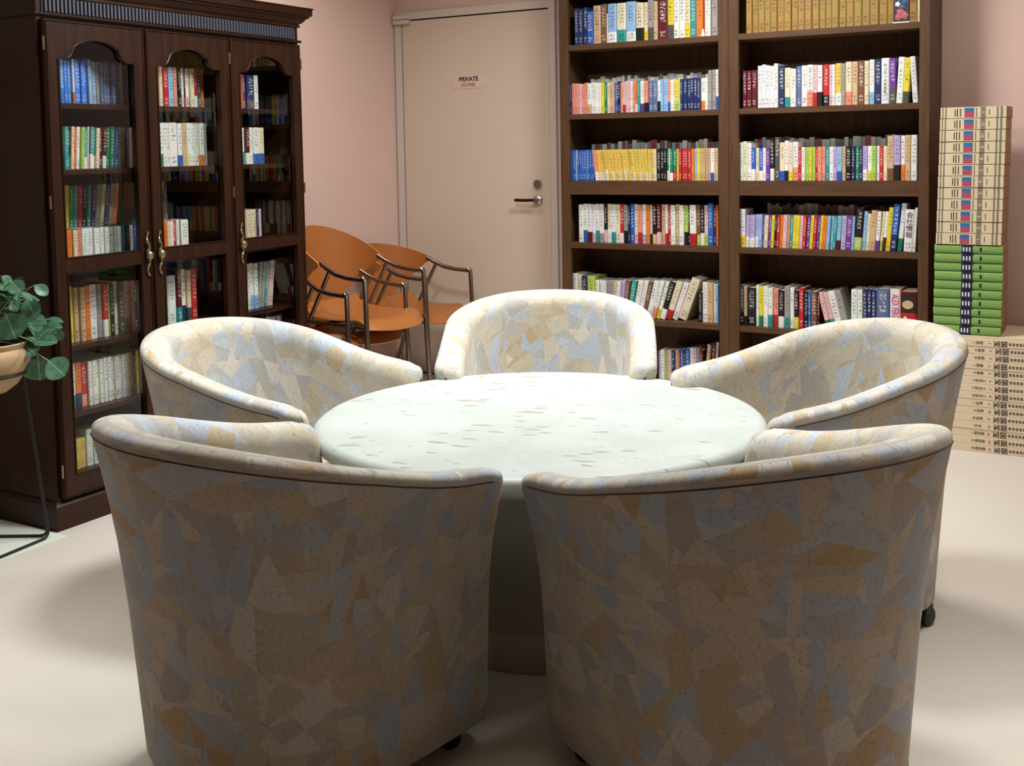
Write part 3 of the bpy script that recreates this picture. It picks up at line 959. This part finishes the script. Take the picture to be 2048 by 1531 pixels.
for x in (.832,):
    bxo('divider', (x, .024, .160), (x + .030, CD - .012, 1.815), 'cabinet_wood', cab)
for (a, b) in bays:
    for zt, th in ((.372, .018), (.604, .018), (.868, .022), (1.205, .018), (1.430, .018)):
        bxo('shelf', (a, .032, zt - th), (b, CD - .012, zt), 'cabinet_wood_h', cab, .0015)
    if a < .8:
        bxo('riser', (a, .182, .868), (b, CD - .012, .985), 'cabinet_wood_h', cab)
# plinth with moulded top edge
m = MB().sweep([(0, 0), (.018, 0), (.018, .082), (.012, .090), (.006, .096), (0, .098)], [(-.0, CD, -1, 0), (-.0, -.0, -1, -1), (CW, -.0, 1, -1), (CW, CD, 1, 0)])
put('plinth', m.mesh('plinth', 'cabinet_wood_h'), cab)
# cornice
cp = [(0, 1.776), (.008, 1.776), (.008, 1.784), (.004, 1.788), (.016, 1.796), (.028, 1.812), (.036, 1.814), (.036, 1.820), (.046, 1.824), (.046, 1.850), (.050, 1.850), (.050, 1.856), (0, 1.856)]
path = [(0, CD, -1, 0), (0, 0, -1, -1), (CW, 0, 1, -1), (CW, CD, 1, 0)]
put('cornice', MB().sweep(cp, path).mesh('cornice', 'cabinet_wood_h', True, angle=30), cab)
put('moulding', MB().sweep([(0, 1.712), (.010, 1.712), (.012, 1.717), (.010, 1.722), (0, 1.722)], path).mesh('moulding', 'cabinet_wood_h'), cab)
bxo('frieze_band', (.022, -.003, 1.724), (CW - .022, .0, 1.774), 'dentil_dark', cab)
mb = MB()
nd = 78
for i in range(nd):
    x = .028 + (CW - .056) * (i + .2) / nd
    mb.box((x, -.010, 1.726), (x + (CW - .056) / nd * .55, -.003, 1.772))
simple('dentil_light', '4A4A55', .45, noise=.1)
dn_ = put('dentil', mb.mesh('dentil', 'dentil_light'), cab)
dn_['kind'] = 'stuff'
def make_door(x0, handle_side, hinge):
    w = DWs
    s = .050
    z0, z1 = .104, 1.700
    la, lb = .178, .862
    ua = .912
    sh = 1.572
    zz = [z0, la, lb, ua, sh, z1]
    # arched head: short shoulder, ogee, flat dome
    L = [(s, sh), (s + .026, sh), (s + .042, sh + .006), (s + .056, sh + .022), (s + .064, sh + .042), (s + .085, sh + .056), (s + .115, sh + .066), (w / 2, sh + .070)]
    arch = L + [(w - x, z) for x, z in L[::-1][1:]]
    polys = []
    for a, b in zip(zz[:-1], zz[1:]):
        polys.append([(0, a), (s, a), (s, b), (0, b)])
        polys.append([(w - s, a), (w, a), (w, b), (w - s, b)])
    polys.append([(s, z0), (w - s, z0), (w - s, la), (s, la)])
    polys.append([(s, lb), (w - s, lb), (w - s, ua), (s, ua)])
    for (p, q) in zip(arch[:-1], arch[1:]):
        polys.append([p, q, (q[0], z1), (p[0], z1)])
    polys[4 * 2] = [(0, sh), (s, sh), (s, z1), (0, z1)]
    d = put('door', MB().plate(polys, -.024, -.002).mesh('door', 'cabinet_wood'), cab, (x0, 0, 0))
    # moulding beads round the openings and outer edge
    r = .0035
    put('bead', MB().tube([(s - .001, -.0245, ua - .001), (w - s + .001, -.0245, ua - .001), (w - s + .001, -.0245, sh), *[(x, -.0245, z) for x, z in arch[::-1][1:-1]], (s - .001, -.0245, sh)], r, 6, closed=True).mesh('bead', 'cabinet_wood', True), d)
    put('bead', MB().tube([(s, -.0245, la), (w - s, -.0245, la), (w - s, -.0245, lb), (s, -.0245, lb)], r, 6, closed=True).mesh('bead', 'cabinet_wood', True), d)
    put('bead', MB().tube([(.006, -.0245, z0 + .006), (w - .006, -.0245, z0 + .006), (w - .006, -.0245, z1 - .006), (.006, -.0245, z1 - .006)], .004, 6, closed=True).mesh('bead', 'cabinet_wood', True), d)
    put('pane', MB().plate([[(s - .006, ua - .006), (w - s + .006, ua - .006), (w - s + .006, sh + .08), (s - .006, sh + .08)]], -.011, -.0105).mesh('pane', 'cabinet_glass'), d)
    put('pane', MB().box((s - .006, -.011, la - .006), (w - s + .006, -.0105, lb + .006)).mesh('pane', 'cabinet_glass'), d)
    # cast ornamental handle: scrolled back plate with ring knob
    hx = w - .026 if handle_side > 0 else .024
    zc = .895
    hp = MB()
    for sg in (-1, 1):
        pts = [(hx + .006 * math.sin(t * 7), -.030 - .006 * math.sin(t * math.pi), zc + sg * (.012 + t * .062)) for t in [i / 14 for i in range(15)]]
        hp.tube(pts, lambda t: .0052 * (1 - .45 * t) + .0016 * math.sin(t * 14), 8)
        hp.lathe([(.0005, -.0045), (.0045, -.002), (.005, .001), (.0005, .005)], 10, (hx + .006, -.030, zc + sg * .077))
    hp.tube([(hx, -.030, zc - .014), (hx, -.034, zc), (hx, -.030, zc + .014)], .008, 10)
    ho = put('handle', hp.mesh('handle', 'brass_old', True), d)
    put('drop_knob', MB().lathe([(.001, -.030), (.013, -.032), (.0165, -.037), (.014, -.044), (.006, -.048), (.001, -.049)], 20, (hx, -.004, zc - .004), axis='y').mesh('knob', 'brass_old', True), d)
    for hz in ((1.62, 1.10, .20) if hinge else ()):
        hxx = -.004 if hinge < 0 else w + .004
        put('hinge', MB().tube([(hxx, -.024, hz - .022), (hxx, -.024, hz + .022)], .0038, 10).mesh('hinge', 'brass_old', True), d)
    return d
make_door(D0[0], 1, -1)
make_door(D0[1], -1, 1)
make_door(D0[2], -1, 1)

# ------------------------------------------------------------------ table
TH, TR = .555, .585
tab = thing('round_table', 'low round stone-topped pedestal table in the middle of the tub chairs', 'table', (TC[0], TC[1], 0), .3)
prof = [(.001, TH - .052), (TR - .05, TH - .052), (TR - .022, TH - .048), (TR - .006, TH - .036), (TR, TH - .022), (TR - .003, TH - .010), (TR - .012, TH - .002), (TR - .024, TH), (TR - .2, TH), (.001, TH)]
put('table_top', MB().lathe(prof, 128).mesh('table_top', 'table_stone', True, angle=50), tab)
simple('pedestal_stone', 'A9A496', .5, noise=.08, nscale=9)
prof = [(.001, .088), (.285, .088), (.282, .12), (.285, .20), (.297, .30), (.325, .40), (.37, .46), (.44, .495), (.49, TH - .053), (.001, TH - .053)]
put('pedestal', MB().lathe(prof, 72).mesh('pedestal', 'pedestal_stone', True, angle=50), tab)
put('plinth', MB().lathe([(.001, 0), (.302, 0), (.305, .006), (.305, .078), (.298, .088), (.001, .088)], 72).mesh('tplinth', 'pedestal_stone', True), tab)

# ------------------------------------------------------------------ upholstered tub chairs
def tub_meshes():
    a, b, L, kk, hb_, hf_, p_ = .318, .266, .345, .010, .747, .610, 1.246
    xs, ys = [], []
    for i in range(37):
        t = i / 36 * math.pi / 2
        xs.append(a * math.sin(t)); ys.append(-b * math.cos(t))
    for i in range(1, 19):
        y = i / 18
        xs.append(a - kk * y * y); ys.append(L * y)
    s = [0.0]
    for i in range(1, len(xs)):
        s.append(s[-1] + math.hypot(xs[i] - xs[i - 1], ys[i] - ys[i - 1]))
    tot = s[-1]
    half = [(xs[i], ys[i], s[i]) for i in range(len(xs))]
    pts = [(-x, y, -q) for x, y, q in half[::-1]] + half[1:]
    N = len(pts)
    NL = 9
    RIM = .036
    def section(u):
        q = abs(u) / tot
        g = .5 * (1 + math.cos(math.pi * q ** p_))
        zr = hf_ + (hb_ - hf_) * g
        e = max(0.0, (abs(u) - (tot - .09)) / .09)
        zr -= .012 * (1 - math.sqrt(max(0, 1 - e * e)))
        VR = .021
        zt = zr - VR - .007
        VI, OI = .060, .056
        zti = zr - VI
        zb = .058
        out, inn = [], []
        for j in range(NL + 1):
            t = j / NL
            z = zb + (zt - zb) * t
            bk = max(0.0, 1 - q / .62)
            bot = -.028 - .040 * bk
            hi = -.010 - .018 * bk
            oz = bot + (hi - bot) * min(1, z / .40)
            if z > .36:
                oz += (RIM - .005 - hi) * ((z - .36) / (zt - .36)) ** 1.5
            oz = min(oz, RIM - .006)
            zi = zb + (zti - zb) * t
            iz = -.098 + (-OI + .098) * max(0, (zi - .30) / (zti - .30)) ** 1.3 if zi > .30 else -.098
            out.append((oz, z)); inn.append((iz, zi))
        rim = []
        for j in range(1, 14):
            t = math.pi * j / 14
            cx_, sx_ = math.cos(t), math.sin(t)
            ex = .62
            if t < math.pi / 2:
                rim.append((-.002 - (OI - .002) * cx_ ** .9, zti + VI * sx_))
            else:
                rim.append((-.002 + (RIM - .003) * abs(cx_) ** .75, zr - VR + VR * sx_ ** .8))
        return inn, rim, out, zr
    secs = []
    for i, (x, y, u) in enumerate(pts):
        x0, y0, _ = pts[max(0, i - 1)]
        x1, y1, _ = pts[min(N - 1, i + 1)]
        tx, ty = x1 - x0, y1 - y0
        l = math.hypot(tx, ty)
        tx, ty = tx / l, ty / l
        nx, ny = ty, -tx      # outward
        inn, rim, out, zr = section(u)
        sec = inn + rim + out[::-1]
        secs.append((x, y, nx, ny, tx, ty, u, sec, zr))
    # rounded arm ends
    def caps(S, sg):
        res = []
        x, y, nx, ny, tx, ty, u, sec, zr = S
        n = len(sec)
        for j in range(1, 6):
            ph = j / 5 * math.pi / 2
            f, c = .034 * math.sin(ph), math.cos(ph)
            s2 = []
            for i2, (o, z) in enumerate(sec):
                om, zm = sec[n - 1 - i2]
                mid = (o + om) / 2
                zc = z
                if z > zr - .072:
                    zc = z - (1 - c) * .034 * ((z - (zr - .072)) / .072)
                s2.append((mid + (o - mid) * max(c, .03), zc))
            res.append((x + sg * tx * f, y + sg * ty * f, nx, ny, tx, ty, u + sg * f, s2, zr))
        return res
    allsec = caps(secs[0], -1)[::-1] + secs + caps(secs[-1], 1)
    verts, faces, uvs = [], [], []
    n = len(allsec[0][7])
    for (x, y, nx, ny, tx, ty, u, sec, zr) in allsec:
        vv = 0.0
        mid = n // 2
        acc = [0.0]
        for j in range(1, n):
            acc.append(acc[-1] + math.hypot(sec[j][0] - sec[j - 1][0], sec[j][1] - sec[j - 1][1]))
        for j, (o, z) in enumerate(sec):
            verts.append((x + nx * o, y + ny * o, z))
            uvs.append((u + (3.1 if j <= mid else 0), z if j > mid + 6 else 2 * zr - z + .3))
    for i in range(len(allsec) - 1):
        for j in range(n - 1):
            faces.append((i * n + j, (i + 1) * n + j, (i + 1) * n + j + 1, i * n + j + 1))
        faces.append((i * n + n - 1, (i + 1) * n + n - 1, (i + 1) * n, i * n))
    faces.append(tuple(range(n)))
    e = (len(allsec) - 1) * n
    faces.append(tuple(e + j for j in range(n))[::-1])
    me = bpy.data.meshes.new('tub_shell')
    me.from_pydata(verts, [], faces)
    ul = me.uv_layers.new(name='UVMap')
    for poly in me.polygons:
        for li in poly.loop_indices:
            ul.data[li].uv = uvs[me.loops[li].vertex_index]
    me.materials.append(MAT['patchwork_fabric'])
    bm = bmesh.new(); bm.from_mesh(me)
    bmesh.ops.recalc_face_normals(bm, faces=bm.faces)
    bm.to_mesh(me); bm.free()
    me.polygons.foreach_set('use_smooth', [True] * len(me.polygons))
    # seam under the rim, outside
    seam = []
    for (x, y, nx, ny, tx, ty, u, sec, zr) in secs[1:-1]:
        o, z = sec[n - NL - 1]
        seam.append((x + nx * (o + .0006), y + ny * (o + .0006), z + .002))
    sm = MB().tube(seam, .0013, 5).mesh('seam', 'seam_thread', True)
    # seat cushion filling the inside
    inner = [(x + nx * -.090, y + ny * -.090) for (x, y, nx, ny, *_r) in secs]
    inner = [(x, min(y, .345)) for x, y in inner]
    def seat(z0, z1, grow, fy, nm):
        P = [(x * (1 + grow), y * (1 + grow)) for x, y in inner[::3]]
        P = P + [(P[-1][0], fy), (P[-1][0] * .5, fy + .012), (0, fy + .015), (P[0][0] * .5, fy + .012), (P[0][0], fy)]
        mb = MB()
        c = len(P)
        lev = [(z0, 1.0, 0), (z1 - .035, 1.0, 0), (z1 - .012, .985, 0), (z1, .94, 0), (z1 + .008, .5, 0)]
        for (z, k_, _q) in lev:
            for (x, y) in P:
                mb.v.append((x * k_, .05 + (y - .05) * k_, z))
        for i in range(len(lev) - 1):
            for j in range(c):
                q = (j + 1) % c
                mb.f.append((i * c + j, i * c + q, (i + 1) * c + q, (i + 1) * c + j)); mb.m.append(0)
        mb.f.append(tuple(range(c))[::-1]); mb.f.append(tuple((len(lev) - 1) * c + j for j in range(c)))
        mb.m += [0, 0]
        me = mb.mesh(nm, 'patchwork_fabric', True, angle=60)
        ul = me.uv_layers.new(name='UVMap')
        for li, lp in enumerate(me.loops):
            co = me.vertices[lp.vertex_index].co
            ul.data[li].uv = (co.x + 5, co.y + co.z)
        return me
    st = seat(.30, .40, 0, .375, 'seat_cushion')
    bs = seat(.062, .30, -.01, .350, 'seat_base')
    cs = MB().box((-.014, -.016, .034), (.014, .016, .060)).mesh('caster', 'caster_black', bevel=.003)
    wh = MB().lathe([(.001, -.012), (.020, -.012), (.0245, -.009), (.0245, .009), (.020, .012), (.001, .012)], 24, (0, -.008, .0245), axis='x').mesh('wheel', 'caster_black', True)
    return me, sm, st, bs, cs, wh
TUB = tub_meshes()
def tub_chair(x, y, face, label):
    r = thing('tub_chair', label, 'chair', (x, y, 0), face - math.pi / 2, 'patchwork tub chairs around the table')
    put('shell', TUB[0], r)
    put('seam', TUB[1], r)
    put('seat_cushion', TUB[2], r)
    put('seat_base', TUB[3], r)
    for (cx, cy, a) in ((-.235, -.10, .4), (.235, -.10, -.3), (-.235, .30, .9), (.235, .30, -.8)):
        c = put('caster', TUB[4], r, (cx, cy, 0), (0, 0, a))
        put('wheel', TUB[5], c)
    return r
tub_chair(-1.762, 3.281, -1.123, 'patchwork tub chair across the table, its inside facing the viewer')
tub_chair(-2.281, 2.438, .091, 'patchwork tub chair beside the glazed cabinet, behind the nearest cabinet-side chair')
tub_chair(-.746, 3.078, -2.366, 'patchwork tub chair in front of the stacked volumes')
tub_chair(-1.556, 1.656, 1.368, 'patchwork tub chair with its back to the viewer, nearer the plant and cabinet')
tub_chair(-.627, 2.040, 2.621, 'patchwork tub chair with its back to the viewer, nearer the stacked volumes')

# ------------------------------------------------------------------ leather armchairs
def arm_chair(label, loc, rz, scale, peak=.155):
    r = thing('leather_armchair', label, 'chair', loc, rz, 'tan leather armchairs beside the door')
    r.scale = (scale,) * 3
    R = .0115
    for sg in (-1, 1):
        put('front_leg', MB().tube([(sg * .232, .225, 0), (sg * .225, .210, .30), (sg * .222, .200, .632), (sg * .220, .185, .645)], R, 12).mesh('front_leg', 'steel_dark', True), r)
        put('arm', MB().tube([(sg * .222, .203, .634), (sg * .222, .10, .640), (sg * .219, .03, .652), (sg * .213, -.03, .678), (sg * .208, -.07, .70)], R, 12).mesh('arm', 'steel_dark', True), r)
        put('rear_leg', MB().tube([(sg * .213, -.012, .668), (sg * .212, -.20, .33), (sg * .215, -.335, 0)], R * .9, 12).mesh('rear_leg', 'steel_dark', True), r)
        put('seat_rail', MB().tube([(sg * .216, .205, .415), (sg * .212, -.145, .425)], R * .8, 10).mesh('seat_rail', 'steel_dark', True), r)
        for y in (.225, -.335):
            pass
    put('cross_bar', MB().tube([(-.222, .13, .405), (.222, .13, .405)], R * .8, 10).mesh('cross_bar', 'steel_dark', True), r)
    put('cross_bar', MB().tube([(-.213, -.10, .410), (.213, -.10, .410)], R * .8, 10).mesh('cross_bar', 'steel_dark', True), r)
    def sheet(fn, nu, nv, th, name):
        mb = MB()
        P = [[Vector(fn(i / nu, j / nv)) for j in range(nv + 1)] for i in range(nu + 1)]
        def nrm(i, j):
            a = P[min(i + 1, nu)][j] - P[max(i - 1, 0)][j]
            b = P[i][min(j + 1, nv)] - P[i][max(j - 1, 0)]
            c = a.cross(b)
            return c.normalized() if c.length > 1e-9 else Vector((0, 0, 1))
        for sd in (0, 1):
            for i in range(nu + 1):
                for j in range(nv + 1):
                    mb.v.append(tuple(P[i][j] + nrm(i, j) * (th * (sd - .5))))
        S = (nu + 1) * (nv + 1)
        ix = lambda i, j: i * (nv + 1) + j
        for i in range(nu):
            for j in range(nv):
                q = (ix(i, j), ix(i + 1, j), ix(i + 1, j + 1), ix(i, j + 1))
                mb.f.append(q); mb.m.append(0)
                mb.f.append(tuple(S + t for t in q[::-1])); mb.m.append(0)
        for i in range(nu):
            for j in (0, nv):
                mb.f.append((ix(i, j), ix(i + 1, j), S + ix(i + 1, j), S + ix(i, j))); mb.m.append(1)
        for j in range(nv):
            for i in (0, nu):
                mb.f.append((ix(i, j), ix(i, j + 1), S + ix(i, j + 1), S + ix(i, j))); mb.m.append(1)
        return put(name, mb.mesh(name, ['leather', 'leather_edge'], True, angle=50), r)
    def back(u, v):
        t = (u * 2 - 1)
        c = math.cos(t * math.pi / 2)
        x = .232 * math.sin(t * math.pi / 2) ** 1 if t >= 0 else -.232 * math.sin(-t * math.pi / 2)
        top = .70 + peak * c ** .75
        bot = .685 - .225 * c ** 1.1
        z = bot + (top - bot) * v
        y = -.06 - .235 * c ** .8 - .055 * (v - .35) * c
        return (x, y, z)
    sheet(back, 30, 10, .007, 'backrest')
    def seat(u, v):
        t = u * 2 - 1
        y0 = -.215 + .02 * t * t
        y1 = .275 - .075 * abs(t) ** 2.6
        y = y0 + (y1 - y0) * v
        x = t * (.205 + .015 * math.sin(v * math.pi))
        z = .445 + .012 * t * t - .012 * math.sin(v * math.pi) + (-.05 * ((v - .8) / .2) ** 2 if v > .8 else 0) + (.05 * ((.25 - v) / .25) ** 2 if v < .25 else 0)
        return (x, y, z)
    sheet(seat, 16, 16, .007, 'seat')
    return r
arm_chair('lower tan leather armchair of the stacked pair beside the cabinet', (-3.31, 4.14, 0), -math.pi / 2 - .03, .96)
arm_chair('upper tan leather armchair of the stacked pair beside the cabinet', (-3.215, 4.15, .062), -math.pi / 2 - .03, .98)
arm_chair('tan leather armchair in the corner in front of the door', (-3.33, 4.76, 0), -math.pi / 2 + .02, .97, .085)

# ------------------------------------------------------------------ potted plant on wire stand
PX, PY = -3.20, 2.185
mat_ = tag(bxo('floor_mat', (-3.70, 1.70, .0003), (-3.10, 2.40, .003), 'mat_vinyl', None), 'pale vinyl mat lying under the wire plant stand', 'mat')  # thin flat patch, paler and greener than the carpet around it
stand = thing('plant_stand', 'black wire plant stand beside the cabinet', 'plant stand', (PX, PY, 0))
RZ = .575
put('ring', MB().tube([(.135 * math.cos(a), .135 * math.sin(a), RZ) for a in [2 * math.pi * i / 40 for i in range(40)]], .005, 8, closed=True).mesh('ring', 'black_iron', True), stand)
feet = [(.06, .185), (-.21, .03), (.10, -.16)]
for i in range(3):
    f = Vector((*feet[i], .008)); g = Vector((*feet[(i + 1) % 3], .008))
    a0, b0 = f.copy(), g.copy()
    t0 = Vector((f.x, f.y, 0)).normalized() * .135; t0.z = RZ
    t1 = Vector((g.x, g.y, 0)).normalized() * .135; t1.z = RZ
    off = (g - f).normalized() * .012
    put('leg', MB().tube([t0 + off, f + off, g - off, t1 - off], .0048, 8, smooth=.03).mesh('leg', 'black_iron', True), stand)
pot = thing('potted_plant', 'leafy green plant in a round tan clay pot', 'plant', (PX, PY, RZ - .06))
pp = [(.001, 0), (.075, 0), (.105, .022), (.128, .055), (.146, .092), (.152, .118), (.146, .134), (.138, .140), (.146, .156), (.144, .160), (.134, .156), (.128, .14), (.001, .138)]
put('pot', MB().lathe(pp, 56).mesh('pot', 'pot_clay', True), pot)
put('soil', MB().lathe([(.001, .140), (.128, .140), (.126, .150), (.001, .152)], 32).mesh('soil', 'soil', True), pot)
def leaf_mesh(wd, tip):
    mb = MB()
    nu, nv = 12, 6
    for i in range(nu + 1):
        t = i / nu
        half = wd * math.sin(math.pi * t ** (.85 + tip)) ** .62
        for j in range(nv + 1):
            s_ = j / nv * 2 - 1
            mb.v.append((s_ * half, t, .22 * abs(s_) * half - .12 * t * t + .012 * math.sin(9 * t + 3 * s_)))
    for i in range(nu):
        for j in range(nv):
            a = i * (nv + 1) + j
            mb.f.append((a, a + 1, a + nv + 2, a + nv + 1)); mb.m.append(0)
    return mb.mesh('leaf', 'leaf', True)
LEAF = [leaf_mesh(.36, .1), leaf_mesh(.40, .25), leaf_mesh(.30, .0)]
rl = random.Random(11)
PZ = RZ - .06
stem_n = 0
def add_leaf(bx_, by, bz, az, el, size, roll=0.0, which=0):
    """leaf whose stalk end is at (bx,by,bz) relative to the pot, growing towards azimuth az, elevation el"""
    o = put('leaf', LEAF[which], pot, (bx_, by, bz), (0, 0, 0), (size,) * 3)
    d = Vector((math.cos(az) * math.cos(el), math.sin(az) * math.cos(el), math.sin(el)))
    side = d.cross(Vector((0, 0, 1))).normalized()
    upv = side.cross(d)
    R3 = Matrix((side, d, upv)).transposed() @ Matrix.Rotation(roll, 3, 'Y')
    o.rotation_mode = 'QUATERNION'
    o.rotation_quaternion = R3.to_quaternion()
    return o
def add_stem(p0, p1, sag=.03):
    p0, p1 = Vector(p0), Vector(p1)
    mid = (p0 + p1) / 2 + Vector((0, 0, sag))
    pts = [p0 * (1 - t) ** 2 + mid * 2 * t * (1 - t) + p1 * t * t for t in [i / 8 for i in range(9)]]
    put('stem', MB().tube(pts, .0022, 6).mesh('stem', 'stem_green', True), pot)
CROWN = [((0.122, 0.05, 0.231), (0.075, 0.021, 0.255), 0.66), ((0.159, 0.089, 0.251), (0.191, 0.106, 0.225), 0.5), ((0.115, 0.093, 0.208), (0.157, 0.082, 0.154), 0.5), ((0.154, 0.04, 0.234), (0.176, 0.064, 0.212), 0.55), ((0.092, 0.03, 0.166), (0.132, 0.027, 0.1), 0.8), ((0.066, 0.105, 0.125), (0.132, 0.136, 0.119), 0.55), ((0.13, 0.12, 0.093), (0.187, 0.147, 0.115), 0.55), ((0.155, 0.113, 0.138), (0.224, 0.127, 0.141), 0.25), ((0.19, 0.13, 0.112), (0.196, 0.146, 0.073), 0.5), ((0.117, 0.073, 0.101), (0.161, 0.105, 0.08), 0.4), ((0.084, 0.071, 0.083), (0.153, 0.077, 0.044), 0.7), ((0.03, 0.051, 0.082), (0.079, 0.075, 0.029), 0.5), ((0.166, 0.071, 0.075), (0.243, 0.083, 0.084), 0.4), ((0.089, 0.096, 0.042), (0.114, 0.101, 0.014), 0.5), ((0.139, 0.104, 0.021), (0.133, 0.111, -0.051), 0.78), ((0.166, 0.119, 0.01), (0.196, 0.151, -0.038), 0.72), ((0.066, 0.023, 0.047), (0.068, 0.032, 0.004), 0.7), ((0.062, 0.045, 0.28), (0.072, 0.068, 0.249), 0.7), ((0.026, 0.073, 0.2), (0.083, 0.076, 0.188), 0.6), ((0.117, 0.037, 0.266), (0.159, 0.037, 0.24), 0.6), ((0.011, 0.069, 0.118), (-0.003, 0.048, 0.067), 0.7), ((0.073, 0.056, 0.037), (0.067, 0.033, 0.005), 0.5), ((0.102, 0.068, 0.17), (0.091, 0.052, 0.2), 0.6), ((0.058, 0.023, 0.185), (0.035, 0.006, 0.146), 0.7), ((0.091, 0.068, 0.14), (0.107, 0.096, 0.143), 0.5)]
CO = RZ - PZ + .025
def leaf_between(b, t, w):
    b, t = Vector(b) + Vector((0, 0, CO)), Vector(t) + Vector((0, 0, CO))
    y = t - b
    L_ = y.length
    y.normalize()
    nrm = Vector((.55, -.45, .7)) + Vector((rl.uniform(-.35, .35), rl.uniform(-.35, .35), rl.uniform(-.2, .3)))
    nrm = (nrm - y * nrm.dot(y)).normalized()
    x = y.cross(nrm)
    o = put('leaf', LEAF[1], pot, b, (0, 0, 0), (L_ * 1.12 * w / .72, L_ * 1.12, L_ * 1.12))
    o.rotation_mode = 'QUATERNION'
    o.rotation_quaternion = Matrix((x, y, nrm)).transposed().to_quaternion()
    o.delta_scale = (1.45, 1, 1)
    add_stem((rl.uniform(-.04, .04), rl.uniform(-.04, .04), .15), b, .06)
for b, t, w in CROWN:
    leaf_between(b, t, w)
for i in range(44):
    az = rl.uniform(-math.pi, math.pi)
    rad = rl.uniform(.02, .13)
    hz = .17 + .20 * (1 - (rad / .16) ** 2) * rl.uniform(.3, 1.1)
    p = (rad * math.cos(az), rad * math.sin(az), hz)
    add_leaf(*p, az + rl.uniform(-.7, .7), rl.uniform(-.8, .3), rl.uniform(.07, .10), rl.uniform(-.6, .6), rl.randrange(3))
    if i % 3 == 0:
        add_stem((rl.uniform(-.05, .05), rl.uniform(-.05, .05), .15), p, .04)
